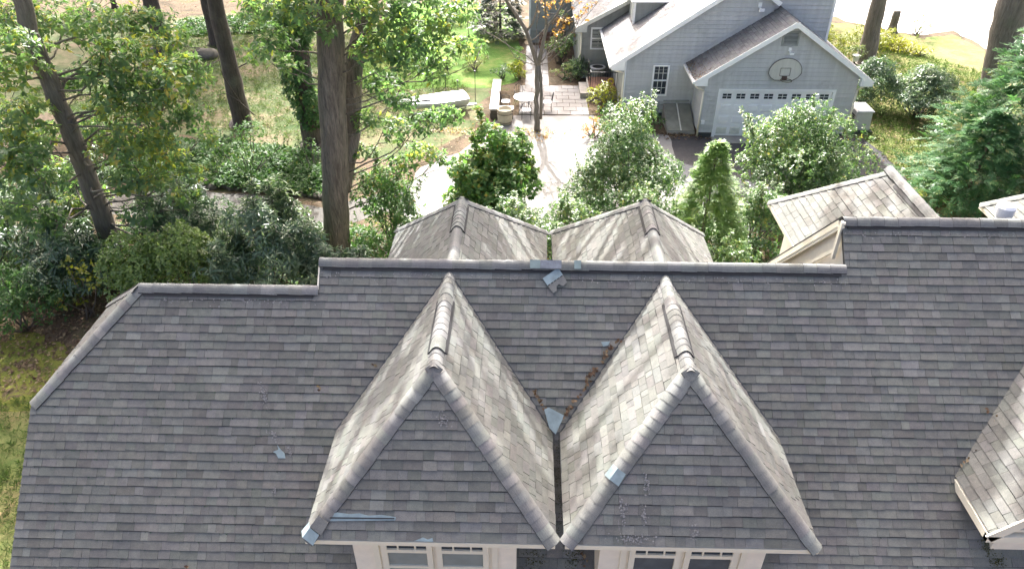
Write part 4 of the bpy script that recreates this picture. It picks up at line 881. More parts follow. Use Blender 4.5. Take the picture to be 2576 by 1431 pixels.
# terrace furniture
tc = G(1322, 244, .72)
tb = thing("patio_table", "round pale metal table on the terrace", "table", (tc[0], tc[1], 0))
m = MB(); m.lathe((tc[0], tc[1], .70), [(.56, 0), (.58, .012), (.57, .03), (.5, .032)], 28); m.build("tabletop", 'unit', tb)
for k in range(4):
    a = k*math.pi/2+.6; m = MB(); m.tube([(tc[0]+.3*math.cos(a), tc[1]+.3*math.sin(a), .7), (tc[0]+.22*math.cos(a), tc[1]+.22*math.sin(a), .35), (tc[0]+.38*math.cos(a), tc[1]+.38*math.sin(a), .045)], .014, 5); m.build("leg", 'iron', tb)
def chair(x, y, a, label):
    c = thing("patio_chair", label, "chair", (x, y, 0), "iron chairs around the terrace table"); ca, sa = math.cos(a), math.sin(a)
    T = lambda p: (x+p[0]*ca-p[1]*sa, y+p[0]*sa+p[1]*ca, p[2]+.045)
    m = MB(); m.slab([T(p) for p in ((-.21, -.2, .43), (.21, -.2, .43), (.2, .2, .43), (-.2, .2, .43))], .02, n=(0, 0, 1)); m.build("seat", 'unit', c)
    m = MB(); m.tube([T(p) for p in ((-.2, .2, .42), (-.21, .26, .7), (-.12, .29, .86), (0, .3, .9), (.12, .29, .86), (.21, .26, .7), (.2, .2, .42))], .012, 5)
    for q in (-.1, 0, .1): m.tube([T((q, .2, .43)), T((q, .29, .85))], .008, 4)
    m.build("backrest", 'iron', c)
    for p in ((-.19, -.18), (.19, -.18), (-.19, .19), (.19, .19)): m = MB(); m.tube([T((p[0], p[1], .43)), T((p[0]*1.1, p[1]*1.1, 0))], .011, 5); m.build("leg", 'iron', c)
    m = MB()
    for s_ in (-1, 1): m.tube([T((s_*.21, .24, .62)), T((s_*.24, 0, .64)), T((s_*.23, -.17, .6)), T((s_*.2, -.18, .43))], .011, 5)
    m.build("armrest", 'iron', c)
chair(tc[0]-.95, tc[1]+.1, math.pi/2, "iron chair between the garden wall and the round table")
chair(tc[0]+.05, tc[1]-1.0, math.pi, "iron chair on the near side of the round table, beside the thin trunk")
chair(tc[0]-.3, tc[1]+.95, .2, "iron chair behind the round table, under the flower bed")
chair(tc[0]+1.05, tc[1]+.05, -math.pi/2, "iron chair past the thin trunk, on the open side of the table")
# thin black garden stakes
for i, (u, v, hh, lb) in enumerate(((1090, 236, 1.1, "thin black garden stake behind the middle of the dinghy"), (1122, 243, 1.15, "thin black garden stake second behind the dinghy stern"), (1153, 262, 1.2, "thin black garden stake just off the dinghy stern"), (1196, 258, 1.6, "tall thin black stake between the dinghy and the garden wall"), (945, 225, 1.0, "thin black stake at the far end past the dinghy bow"))):
    p = G(u, v); m = MB(); m.tube([(p[0], p[1], 0), (p[0]+.02, p[1], hh)], .018, 5); m.box((p[0]-.03, p[1]-.03, hh-.06), (p[0]+.05, p[1]+.03, hh)); tag(m.build("garden_stake", 'iron'), lb, "stake", "garden stakes near the boat")
p = G(2242, 82); m = MB(); m.lathe((p[0], p[1], 0), [(.42, 0), (.3, .2), (.24, .5), (.24, 1.0), (.22, 1.3), (.1, 1.34)], 12); tag(m.build("tree_stump", 'bark', smooth=True), "tall weathered stump at the edge of the pale driveway", "stump")
# low stone edging along the path, each stone a piece
se = thing("stone_edging", "row of low rough stones along the far side of the grey path", "stone edging", (-10, 24.9, 0))
def stone(x, y, r, z=0.0, parent=None):
    m = MB(); n = 8
    prof = [(r*.75, 0), (r*1.0, r*.25), (r*.9, r*.6), (r*.5, r*.85)]
    m.lathe((x, y, z), prof, n); V = np.array(m.v); V[:, :2] += rng.normal(0, r*.1, (len(V), 2)); V[:, 2] += rng.normal(0, r*.05, len(V)); m.v = [tuple(q) for q in V]
    return m.build("stone", 'stone', parent, centre=True)
for i in range(26):
    t = i/25; x = -13.6+t*6.3; y = 25.35-.9*t**1.4+random.uniform(-.1, .1); stone(x, y, random.uniform(.13, .24), 0, se)
    if i % 2: stone(x+.1, y+.12, random.uniform(.1, .16), .14, se)
bo2 = G(520, 145); m = MB(); m.lathe((bo2[0], bo2[1], 0), [(.6, 0), (.75, .15), (.62, .36), (.3, .48)], 10); V = np.array(m.v); V += rng.normal(0, .05, V.shape); m.v = [tuple(q) for q in V]; tag(m.build("boulder", 'stone', smooth=True), "grey boulder lying on the lawn by a thick trunk", "boulder")

# ------------------------------------------------------------------ vegetation
def whorls(tips, axes, n, L, Wr, spread=1.1, droop=0.25, tone=None, jit=0.16, fold=0.12, six=False):
    K = len(tips); axes = norm(axes); ref = norm(np.cross(axes, rng.normal(0, 1, (K, 3)))); q = np.cross(axes, ref)
    ph = rng.uniform(0, 6.28, (K, 1))+np.arange(n)[None]*2*math.pi/n+rng.normal(0, .35, (K, n)); a = np.clip(rng.normal(spread, .3, (K, n)), .15, 1.9)
    d = axes[:, None]*np.cos(a)[..., None]+(ref[:, None]*np.cos(ph)[..., None]+q[:, None]*np.sin(ph)[..., None])*np.sin(a)[..., None]
    d[..., 2] -= droop; d = norm(d).reshape(-1, 3); ax = np.repeat(axes, n, 0)
    nn = norm(ax+np.array([0, 0, .6])-d*np.sum((ax+np.array([0, 0, .6]))*d, 1, keepdims=True)+rng.normal(0, .28, (K*n, 3))); s = norm(np.cross(nn, d))
    l = L*rng.uniform(.5, 1.45, (K*n, 1)); b = np.repeat(tips, n, 0)+d*l*.08+rng.normal(0, L*.12, (K*n, 3))
    V = np.stack([b, b+d*l*.5+s*l*Wr*.5+nn*l*fold*.5, b+d*l-nn*l*.12, b+d*l*.5-s*l*Wr*.5+nn*l*fold*.5], 1).reshape(-1, 3)
    i = np.arange(K*n)[:, None]*4; F = np.concatenate([i+[0, 2, 1], i+[0, 3, 2]], 1).reshape(-1, 3)
    t = np.repeat(tone if tone is not None else rng.normal(.45, .15, K), n)+rng.normal(0, jit, K*n)
    return V, F, np.repeat(np.clip(t, 0, 1), 2)
def lobe_tips(lobes, per, up=0.35, inner=0.45, squash=0.85, floor=0.05, frustum=False):
    T, A, TN = [], [], []
    for c, r in lobes:
        k = max(6, int(per*r*r)); d = norm(rng.normal(0, 1, (k, 3))); d[:, 2] = np.where((d[:, 2] < -.2) & (rng.random(k) < .65), -d[:, 2], d[:, 2])
        rr = r*(inner+(1-inner)*rng.random((k, 1))**.5); rr *= 1+.22*np.sin(d[:, :1]*5+c[0]*3)*np.cos(d[:, 1:2]*4+c[1])
        p = np.asarray(c)+d*rr*np.array([1, 1, squash]); ax = norm(d+np.array([0, 0, up])+rng.normal(0, .25, (k, 3)))
        ok = p[:, 2] > floor
        if frustum: ok &= p[:, 2] > 13.2-0.235*p[:, 1]+.5
        T.append(p[ok]); A.append(ax[ok]); TN.append(np.full(ok.sum(), rng.normal(.45, .1))+rng.normal(0, .1, ok.sum()))
    return np.concatenate(T), np.concatenate(A), np.concatenate(TN)
def limb_pts(a, b, sag=0.15, n=6, wig=0.1):
    a, b = np.asarray(a, float), np.asarray(b, float); L = np.linalg.norm(b-a); P = []
    k = rng.normal(0, wig*L*.25, 3)
    for i in range(n+1):
        t = i/n; P.append(a+(b-a)*t+np.array([0, 0, sag*L])*math.sin(math.pi*t)+k*math.sin(math.pi*t*1.5)+rng.normal(0, wig*.05*L, 3)*(0 < i < n))
    return P
def foliage(parent, tips, axes, tn, n, L, W, mat, spread=1.1, droop=.25, name="foliage", jit=.16):
    V, F, t = whorls(tips, axes, n, L, W, spread, droop, tn, jit); o = fast_mesh(name, V, F, t, mat, parent); return o

def shrub(name, label, base, rx, h, mat, cat="shrub", shoots=0, n=6, L=.09, W=.45, per=90, lobes=9, spread=1.1, droop=.2, group=None, ry=None, lob=.42, bark='twig', tone=0.0, low=0.18):
    base = np.array([base[0], base[1], 0.0]); ry = ry or rx; th_ = thing(name, label, cat, base, group); LB = []
    for i in range(lobes):
        a = i*2.4+rng.random(); q = math.sqrt((i+.5)/lobes); z = h*(low+(.82-low)*rng.random()*(1-.35*q)+.12*(1-q)); r = lob*min(rx, h*.6)*rng.uniform(.75, 1.2)
        LB.append((base+np.array([math.cos(a)*q*(rx-r*.7), math.sin(a)*q*(ry-r*.7), z]), r))
    LB.append((base+np.array([0, 0, h-lob*min(rx, h*.6)*.7]), lob*min(rx, h*.6)*.8))
    T, A, TN = lobe_tips(LB, per); m = MB(); sm = MB()
    for k in range(shoots):
        i = rng.integers(len(T)); 
        if T[i][2] < h*.45: continue
        d = norm(np.array([*(T[i]-base)[:2]*.25, 1.0])+rng.normal(0, .2, 3)); ln = rng.uniform(.3, .8); e = T[i]+d*ln; kk = int(ln*26); tt = rng.random((kk, 1)); sm.tube([T[i]-d*.1, e], [.012, .004], 4)
        T = np.concatenate([T, T[i]+d*ln*tt+rng.normal(0, .03, (kk, 3))]); A = np.concatenate([A, np.repeat(d[None], kk, 0)]); TN = np.concatenate([TN, rng.normal(.55, .1, kk)])
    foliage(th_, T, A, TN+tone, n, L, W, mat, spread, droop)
    if sm.f: sm.build("shoots", bark, th_, kind="stuff")
    for c, r in LB: m.tube(limb_pts(base+rng.normal(0, .08, 3)*[1, 1, 0], c, -.05, 4), [.03, .028, .022, .016, .01], 5)
    m.build("stem", bark, th_, smooth=True); return th_

def tree(name, label, trunk, rads, lobes, mat, cat="tree", bark='bark', n=7, L=.13, W=.42, per=60, droop=.3, spread=1.15, high=None, hper=26, hL=.3, group=None, limb_r=.1, extra=None, flare=True, tone=0.0, sub=3, hlimb=True):
    """trunk: points; lobes: low leaf masses that show; high: masses of the upper crown"""
    th_ = thing(name, label, cat, trunk[0], group); m = MB(); P = [np.asarray(p, float) for p in trunk]
    if flare: P = [P[0]-[0, 0, .1], P[0]*.94+P[1]*.06]+P[1:]; rads = [rads[0]*1.55, rads[0]*1.05]+list(rads[1:])
    fine = []; fr = []
    for i in range(len(P)-1):
        for k in range(4): t = k/4; fine.append(P[i]*(1-t)+P[i+1]*t+rng.normal(0, .02, 3)*[1, 1, 0]); fr.append((rads[i]*(1-t)+rads[i+1]*t)*rng.uniform(.97, 1.03))
    fine.append(P[-1]); fr.append(rads[-1]); m.tube(fine, fr, 14); m.build("trunk", bark, th_, smooth=True)
    bm = MB(); F_ = np.array(fine)
    def attach(c, r0):
        z = c[2]-0.35*np.linalg.norm(np.asarray(c)[:2]-F_[-1][:2]); i = int(np.argmin(abs(F_[:, 2]-max(F_[2][2], min(z, F_[-1][2])))))
        rr = min(r0, fr[i]*.6); pts = limb_pts(F_[i], c, -.06, 6, .3); bm.tube(pts, list(np.linspace(rr, .008, 7)), 6); return pts
    for c, r in lobes:
        pts = attach(c, limb_r)
        for k in range(sub): d = norm(rng.normal(0, 1, 3))*r*.85; bm.tube(limb_pts(pts[4+(k % 3)], np.asarray(c)+d, .05, 3, .3), [.018, .014, .01, .006], 4)
    if extra:
        for pts, rr in extra: em = MB(); em.tube(pts, rr, 9); em.build("limb", bark, th_, smooth=True)
    if high and hlimb:
        for c, r in high: attach(c, .13)
    if bm.f: bm.build("branch", bark, th_, smooth=True)
    Vs = []
    if lobes:
        T, A, TN = lobe_tips(lobes, per, .2, .3, .62); Vs.append(whorls(T, A, n, L, W, spread, droop, TN+tone))
    if high:
        T, A, TN = lobe_tips(high, hper, .3, .3, .8, frustum=True); Vs.append(whorls(T, A, 6, hL, .5, spread, droop, TN))
    if Vs:
        off = 0; VV, FF, TT = [], [], []
        for V, F, t in Vs: VV.append(V); FF.append(F+off); TT.append(t); off += len(V)
        fast_mesh("crown", np.concatenate(VV), np.concatenate(FF), np.concatenate(TT), mat, th_)
    return th_
def crown_lobes(c, rx, ry, rz, k, r0, r1):
    out = []
    for i in range(k):
        d = norm(rng.normal(0, 1, 3)); out.append((np.asarray(c)+d*np.array([rx, ry, rz])*rng.random()**.45, rng.uniform(r0, r1)))
    return out
def px_lobes(spec):                            # (u, v, distance y, radius)
    return [(AT(u, v, y), r) for u, v, y, r in spec]

# --- big trees
lt = [AT(303, 700, 19.1)*[1, 1, 0]]+[AT(u, v, 19.1) for u, v in ((262, 560), (215, 430), (170, 310), (120, 200), (72, 80), (40, -60))]+[np.array([-13.4, 19.2, 13.5])]
low = px_lobes([(60, 60, 20.5, 1.0), (160, 80, 20.6, .9), (250, 70, 20, .9), (330, 50, 21, .7), (30, 190, 18, .9), (190, 215, 20.6, .8), (270, 190, 19, .9), (350, 240, 19, .9), (430, 190, 19, .8), (470, 170, 19.5, .55), (330, 300, 18.5, .8), (60, 300, 18, .9), (20, 380, 17.5, .9), (120, 350, 20.5, .7), (300, 380, 18, .8), (380, 360, 19, .8), (400, 290, 19.5, .7), (240, 330, 20.4, .6), (70, 460, 17, .8), (160, 440, 20.4, .7), (330, 450, 18, .7), (400, 470, 18, .65), (180, 520, 20.2, .6), (110, 560, 17, .6), (450, 240, 20, .6), (300, 140, 19, .7), (480, 440, 19, .5), (30, 540, 16.5, .6), (380, 130, 20, .7), (20, 120, 17.5, .9), (240, 500, 20.4, .5), (350, 540, 17.5, .5), (480, 300, 20, .6), (500, 210, 20.5, .5), (430, 400, 19.5, .6), (520, 350, 21, .45), (460, 500, 19, .5), (380, 60, 21, .7), (440, 100, 21, .55), (270, 260, 18.3, .5), (60, 400, 17, .7)])
tree("oak_tree", "leafy oak with a bare slanting grey trunk in front of the round bushes", lt, [.30, .29, .27, .25, .24, .22, .2, .15], low, 'oak', bark='bark2', per=112, n=7, L=.165, W=.5, high=crown_lobes((-14, 20, 14.8), 5, 4.5, 3.6, 7, 1.0, 1.6), hper=22, limb_r=.04, tone=.12)
mt_ = [np.array([-6.28, 20.0, 0]), AT(845, 500, 19.9), AT(838, 300, 19.9), AT(832, 150, 19.9), AT(828, 0, 19.9), np.array([-5.6, 20.2, 12.5]), np.array([-5.8, 20.3, 16])]
st2 = [AT(872, 400, 20.5), AT(885, 260, 20.7), AT(890, 150, 20.8), AT(915, 60, 21), AT(940, -30, 21.2), np.array([-3.9, 21.5, 12])]
low = px_lobes([(700, 40, 19, .8), (690, 110, 19.2, .6), (760, 20, 18.5, .7), (930, 40, 19.5, .8), (990, 70, 20, .8), (1050, 100, 20.5, .8), (1110, 60, 20.5, .7), (1000, 150, 20, .7), (1080, 170, 21, .7), (1130, 130, 21, .6), (940, 130, 19.5, .6), (960, 220, 20.3, .6), (1040, 20, 20, .8), (870, 30, 18.6, .5), (650, 20, 20, .6), (1160, 30, 21, .6), (720, 170, 20, .45), (930, 300, 20.6, .5), (1000, 330, 21, .6), (1080, 310, 21.5, .6), (1130, 290, 22, .5), (640, 130, 20.5, .4), (1060, 390, 21.5, .55), (1000, 410, 21, .5), (900, 380, 20.6, .4), (1110, 400, 22, .4), (800, 80, 18.8, .45), (1180, 120, 21.5, .5), (1010, 250, 21, .5)])
tree("oak_tree", "thick twin stemmed oak rising just behind the shingle roof", mt_, [.42, .40, .39, .38, .36, .3, .2], low, 'oak', bark='bark', per=120, tone=.06, hper=48, n=7, L=.16, W=.5, high=crown_lobes((-4.2, 20.5, 15.0), 7.4, 5.0, 3.6, 36, .7, 1.25)+crown_lobes((6.2, 21, 16.6), 4.4, 3.4, 2.2, 15, .6, 1.1), limb_r=.032, extra=[(st2, [.3, .29, .27, .24, .2, .14]), ([AT(888, 330, 20.6), AT(870, 420, 20.4), AT(858, 480, 20.0)], [.26, .28, .3])])  # second upper crown mass added out of view to shade the roof
# ivy covered trunk
ib = np.array([-9.4, 29.2, 0]); iv = tree("oak_tree", "trunk wrapped in dark ivy behind the twin stemmed oak", [ib, ib+[.05, 0, 3], ib+[0, 0, 7], ib+[.1, 0, 13]], [.42, .4, .36, .25], [], 'oak', bark='dbark', high=crown_lobes((-9.5, 29.5, 16), 5, 4, 3.5, 14, 1.1, 1.9))
k = 2600; a = rng.uniform(0, 6.28, k); z = 1.0+rng.random(k)**.8*8.5; r = .5+.22*np.sin(z*1.3+a)+rng.normal(0, .06, k)+.15*(z > 5); tp = np.stack([ib[0]+np.cos(a)*r, ib[1]+np.sin(a)*r, z], 1); foliage(iv, tp, np.stack([np.cos(a), np.sin(a), np.full(k, .4)], 1), rng.normal(.5, .15, k), 5, .14, .75, 'ivy', 1.2, .5, "ivy")
def bare(name, label, u, v, w_px, u2, cx=None, k=10, bark='dbark', r_l=(1.1, 1.9), cz=15, cr=(5, 4.5, 3.5), hgt=13, extra=None):
    b = G(u, v); d = np.linalg.norm(b-C0); r = w_px/2/FPX*d; t = AT(u2, 0, b[1]); P = [b, b*.5+t*.5, t, t+(t-b)*.3+[0, 0, max(1, hgt-t[2]*1.3)]]
    return tree(name, label, P, [r*1.0, r*.85, r*.75, r*.5], [], 'oak', bark=bark, high=crown_lobes((b[0], b[1]+.5, cz), *cr, k, *r_l), extra=extra)
tw = [([AT(640, 290, 31), AT(600, 255, 30.6), AT(570, 235, 30.5), AT(545, 240, 30.4)], [.03, .025, .02, .01]), ([AT(606, 260, 30.8), AT(560, 190, 30.2), AT(548, 140, 30)], [.03, .02, .01]), ([AT(600, 170, 30.8), AT(640, 150, 30.4), AT(660, 120, 30.2)], [.025, .02, .01])]
bare("oak_tree", "tall dark bare trunk standing alone on the dappled lawn", 612, 318, 42, 540, k=20, extra=tw)
bare("oak_tree", "thick flared trunk far back on the lawn beside the boulder", 412, 125, 40, 378, k=14)
bare("oak_tree", "dark trunk partly hidden behind the tall lone trunk", 548, 115, 34, 520, k=14)
bare("oak_tree", "slim dark trunk at the far edge of the lawn, past the boulder", 290, 22, 14, 283, k=6, r_l=(.8, 1.3))
bare("oak_tree", "slender far trunk beyond the brown leaf litter", 640, 24, 16, 634, k=6, r_l=(.8, 1.3))
bare("oak_tree", "smooth grey trunk between the garage and the pale driveway", 2176, 165, 40, 2212, k=13, bark='bark2', cz=16)
b = AT(2490, 320, 32); b[2] = 0
tree("oak_tree", "massive grey trunk behind the feathery cedar", [b, AT(2508, 200, 32), AT(2528, 100, 32), AT(2548, 0, 32), np.array([22, 32, 14])], [.68, .64, .62, .6, .4], [], 'oak', bark='bark2', high=crown_lobes((20, 33, 17), 5.5, 5, 3.5, 16, 1.1, 1.9))
# unseen trees added past the far gardens for the shade they cast
for x, y, cz, k, lb in ((-37, 57, 16, 36, "unseen oak added for shade beyond the far corner of the lawn, past the slim trunk"), (-28, 60, 18, 46, "unseen oak added for shade beyond the lawn, behind the thick flared trunk"), (-19, 58, 17, 46, "unseen oak added for shade beyond the lawn, behind the lone dark trunk"), (-11, 61, 19, 46, "unseen oak added for shade beyond the ivy covered trunk"), (-3.5, 60, 21, 22, "unseen oak added for shade beyond the bright green lawn"), (3, 58, 20, 18, "unseen oak added for shade beyond the end wing of the grey house"), (11, 60, 18, 15, "unseen oak added for shade behind the tall block of the grey house"), (18, 59, 16, 13, "unseen oak added for shade beyond the garage lawn")):
    tree("oak_tree", lb, [(x, y, 0), (x+.2, y, 5), (x, y, 15)], [.4, .36, .2], [], 'oak', bark='dbark', high=crown_lobes((x, y, cz), 4.8, 4.5, 6.0, k, .9, 1.6))
# thin twin stemmed tree on the drive
tb0 = np.array([.44, 31.1, 0]); P_ = lambda u, v: AT(u, v, 31.1)
ex = [([P_(1360, 300), P_(1362, 240), P_(1360, 190), P_(1356, 165)], [.07, .075, .07, .07]),
      ([P_(1352, 165), P_(1338, 120), P_(1322, 75), P_(1300, 40), P_(1272, 0), P_(1235, -40)], [.1, .09, .085, .075, .06, .04]), ([P_(1354, 165), P_(1366, 110), P_(1375, 70), P_(1400, 40), P_(1420, 0), P_(1440, -40)], [.09, .08, .07, .05, .04, .03]),
      ([P_(1324, 80), P_(1340, 60), P_(1352, 20), P_(1355, -20)], [.05, .045, .04, .03]), ([P_(1375, 70), P_(1372, 30), P_(1370, -20)], [.05, .04, .03]), ([P_(1334, 105), P_(1350, 95), P_(1368, 75)], [.03, .025, .02]), ([P_(1400, 40), P_(1430, 50), P_(1455, 62)], [.025, .02, .012])]
low = px_lobes([(1375, 25, 31.5, .5), (1400, 15, 31.3, .4), (1420, 60, 31.3, .45), (1440, 10, 31, .4), (1350, 10, 31.8, .35), (1200, 5, 31, .35), (1150, 8, 31, .3), (1445, 50, 31.2, .35), (1405, 85, 31.6, .35), (1490, 15, 30.5, .3), (1470, 40, 30.4, .3)])
tree("maple_tree", "thin twin stemmed tree with orange leaves growing in the pale drive", [tb0, P_(1349, 250), P_(1352, 165)], [.13, .1, .11], low, 'orange', bark='bark2', per=55, n=5, L=.11, W=.6, extra=ex, sub=2, limb_r=.02, hlimb=False, high=crown_lobes((.6, 31.3, 8.3), 4.2, 3.2, 1.6, 30, .35, .65), hper=140, hL=.12)

# --- shrubs behind the shingled house
shrub("vine_shrub", "broad vine covered shrub with yellowing leaves at the drive edge", (-1.3, 23.7), 1.75, 3.4, 'vine', n=6, L=.15, W=.75, per=270, lobes=22, tone=.2, low=.1, shoots=40)
shrub("holly_tree", "tall glossy holly between the pale drive and the dark asphalt", (3.75, 23.6), 2.0, 4.4, 'holly', n=7, L=.09, W=.5, per=331, lobes=18, cat="holly", shoots=60)
shrub("holly_tree", "broad glossy holly in front of the garage door", (9.9, 24.2), 2.35, 4.2, 'holly', n=7, L=.09, W=.5, per=316, lobes=20, cat="holly", tone=.06, shoots=70)
shrub("laurel_shrub", "dark green shrub beside the foot of the twin stemmed oak", (-4.5, 20.6), 1.5, 3.3, 'vine', n=6, L=.1, W=.5, per=220, lobes=13, tone=-.02, shoots=30)
for x, y, r, h, lb in ((-.4, 20.6, 1.4, 2.1, "low glossy shrub behind the left rear roof"), (1.4, 20.4, 1.5, 2.3, "low glossy shrub in the gap between the two rear roofs"), (3.6, 20.6, 1.5, 2.6, "glossy shrub right behind the second rear roof"), (7.6, 20.8, 1.4, 2.5, "glossy shrub beyond the yellow green conifer"), (8.6, 17.8, 1.3, 2.9, "leafy shrub beside the hipped rear wing"), (6.0, 17.8, 1.2, 2.4, "leafy shrub in the corner by the cream gable wall"), (2.3, 22.6, 1.2, 2.6, "bushy shrub at the foot of the tall holly"), (11.0, 21.2, 1.3, 2.3, "glossy shrub past the rear wing roof")):
    shrub("evergreen_shrub", lb, (x, y), r, h, 'holly', n=7, L=.09, W=.5, per=261, lobes=10, group="shrubs behind the shingled house", tone=.04, shoots=26)
# small conifer
def conifer(name, label, base, h, r, mat, k, L, droop=.25, power=.8, lean=(0, 0), top=.15, cat="conifer", n=9, fl=.5, low=.3, group=None):
    base = np.array([base[0], base[1], 0.]); th_ = thing(name, label, cat, base, group); m = MB(); m.tube([base, base+[lean[0], lean[1], h*.97]], [.09, .015], 8); m.build("trunk", 'twig', th_, smooth=True)
    z = low+(h-low)*rng.random(k)**1.15; a = rng.uniform(0, 6.28, k); R = r*((1-z/h)**power)*(.86+.28*np.sin(a*3+z*2.2)*np.cos(z*4.1)); q = rng.uniform(.35, 1.05, k)**.6
    d = np.stack([np.cos(a), np.sin(a), np.full(k, .0)], 1); p = base+np.stack([lean[0]*z/h, lean[1]*z/h, z], 1)+d*(R*q)[:, None]-np.array([0, 0, 1])*(droop*R*q**2)[:, None]
    ax = norm(d+np.array([0, 0, .25])[None]-np.array([0, 0, 1])*(droop*q)[:, None]*.6+rng.normal(0, .3, (k, 3)))
    # frond: paired leaflets along an axis
    ln = fl*rng.uniform(.6, 1.2, k)*(.45+.55*(1-z/h)); sidev = norm(np.cross(ax, np.array([0, 0, 1.])+rng.normal(0, .3, (k, 3)))); nn = np.cross(sidev, ax); VV = []
    for i in range(n):
        t = (i+.5)/n; c = p+ax*(ln*t)[:, None]-np.array([0, 0, 1])*(ln*t*t*.25)[:, None]
        for sg in (-1, 1):
            dd = norm(ax*.75+sidev*sg*.8+rng.normal(0, .15, (k, 3))-np.array([0, 0, .15])); l = (L*(1.15-.75*t)*rng.uniform(.8, 1.2, k))[:, None]; s = norm(np.cross(nn, dd))
            VV.append(np.stack([c, c+dd*l*.45+s*l*.16, c+dd*l, c+dd*l*.45-s*l*.16], 1))
    V = np.stack(VV, 1).reshape(-1, 3); M_ = len(V)//4; i = np.arange(M_)[:, None]*4; F = np.concatenate([i+[0, 2, 1], i+[0, 3, 2]], 1).reshape(-1, 3)
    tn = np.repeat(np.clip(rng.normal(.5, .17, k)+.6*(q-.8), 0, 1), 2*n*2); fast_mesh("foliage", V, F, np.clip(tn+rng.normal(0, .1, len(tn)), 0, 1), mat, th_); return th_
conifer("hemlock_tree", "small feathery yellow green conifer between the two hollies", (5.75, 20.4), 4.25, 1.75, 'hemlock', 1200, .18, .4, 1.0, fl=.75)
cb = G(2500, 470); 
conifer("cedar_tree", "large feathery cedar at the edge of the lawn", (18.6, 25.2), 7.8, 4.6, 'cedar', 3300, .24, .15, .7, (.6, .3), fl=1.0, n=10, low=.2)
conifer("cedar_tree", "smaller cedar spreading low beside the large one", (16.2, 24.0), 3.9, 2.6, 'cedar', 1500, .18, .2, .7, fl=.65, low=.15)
# rhododendrons, boxwoods and undergrowth along the side
R_ = dict(lob=.33, shoots=34, low=.22, n=8, L=.19, W=.26, spread=1.25, droop=.22, cat="rhododendron")
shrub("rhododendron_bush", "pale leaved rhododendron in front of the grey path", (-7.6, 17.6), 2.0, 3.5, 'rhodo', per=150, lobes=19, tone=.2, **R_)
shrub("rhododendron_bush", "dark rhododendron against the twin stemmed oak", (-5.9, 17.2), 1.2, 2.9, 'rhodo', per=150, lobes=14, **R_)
shrub("rhododendron_bush", "sunlit rhododendron left of the slanting oak trunk", (-16.3, 21.6), 2.2, 3.4, 'rhodo', per=140, lobes=19, tone=.25, **R_)  # raised leaf tone paints in the sun and bright glints
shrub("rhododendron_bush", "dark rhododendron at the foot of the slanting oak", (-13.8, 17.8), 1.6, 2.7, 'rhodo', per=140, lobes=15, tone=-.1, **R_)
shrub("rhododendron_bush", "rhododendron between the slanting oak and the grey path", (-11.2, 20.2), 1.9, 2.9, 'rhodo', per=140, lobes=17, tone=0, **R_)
shrub("rhododendron_bush", "shaded rhododendron at the edge of the garden past the dark bush", (-17.5, 18.5), 1.9, 2.6, 'rhodo', per=140, lobes=16, tone=-.1, **R_)  # lowered leaf tone paints the shade into this bush
def dome(name, label, x, y, h, r, mat, tone, group):
    th_ = thing(name, label, "boxwood", (x, y, 0), group); LB = [((x, y, h-r*.8), r), ((x, y, h-r*1.7), r*1.0)]+[((x+r*.55*math.cos(a), y+r*.55*math.sin(a), h-r*(.75+.4*rng.random())), r*.55) for a in rng.uniform(0, 6.28, 7)]
    T, A, TN = lobe_tips(LB, 430, .3, .8, .85); foliage(th_, T, A, TN+tone, 6, .09, .6, mat, 1.0, .05)
    m = MB()
    for k in range(5): m.tube(limb_pts((x, y, 0), (x+rng.normal(0, .3), y+rng.normal(0, .3), h*.6), 0, 4), [.03, .025, .02, .015, .01], 5)
    m.build("stem", 'twig', th_, smooth=True)
dome("boxwood_bush", "rounded boxwood touching the roof corner, nearer the slanting trunk", -10.98, 16.6, 2.92, .84, 'box', .2, "round boxwoods by the roof corner")
dome("boxwood_bush", "rounded boxwood beside the pale rhododendron", -9.66, 16.9, 3.05, .78, 'box', .3, "round boxwoods by the roof corner")
shrub("yew_bush", "dense dark bush at the edge of the mossy bank", (-14.6, 16.2), 1.5, 2.3, 'ivy', n=6, L=.1, W=.5, per=220, lobes=9, tone=-.05)
shrub("young_maple", "low yellow leaved sapling beside the dark bush", (-13.0, 16.9), .8, 2.1, 'gold', n=5, L=.13, W=.6, per=60, lobes=6)
def cover(name, label, regions, mat, n, L, W, hmax, kind="stuff", spread=1.2):
    T = []
    for pts, k in regions:
        pts = np.array([q[:2] for q in pts]); lo, hi = pts.min(0), pts.max(0); got = 0
        while got < k:
            p = rng.uniform(lo, hi, (k*2, 2)); ins = np.zeros(len(p), bool); j = len(pts)-1
            for i in range(len(pts)):
                c = (pts[i, 1] > p[:, 1]) != (pts[j, 1] > p[:, 1]); xx = (pts[j, 0]-pts[i, 0])*(p[:, 1]-pts[i, 1])/(pts[j, 1]-pts[i, 1]+1e-12)+pts[i, 0]; ins ^= c & (p[:, 0] < xx); j = i
            p = p[ins][:k-got]; got += len(p)
            z = hmax*(.25+.75*np.clip(.5+.5*np.sin(p[:, 0]*2.1+p[:, 1])*np.cos(p[:, 1]*1.7), 0, 1))*rng.uniform(.4, 1, len(p)); T.append(np.column_stack([p, z]))
    T = np.concatenate(T); V, F, t = whorls(T, np.array([0, 0, 1.])+rng.normal(0, .3, T.shape), n, L, W, spread, .1, rng.normal(.45, .15, len(T)))
    o = fast_mesh(name, V, F, t, mat); tag(o, label, None, None, kind); return o
cover("ground_cover", "dark green ground cover on the bank above the stones", [([(-17, 29.8), (-14, 29.4), (-9.4, 28.4), (-7.0, 26.6), (-7.1, 24.3), (-10, 24.75), (-13.6, 25.3), (-18, 26.0)], 8000)], 'ivy', 5, .13, .6, .45)
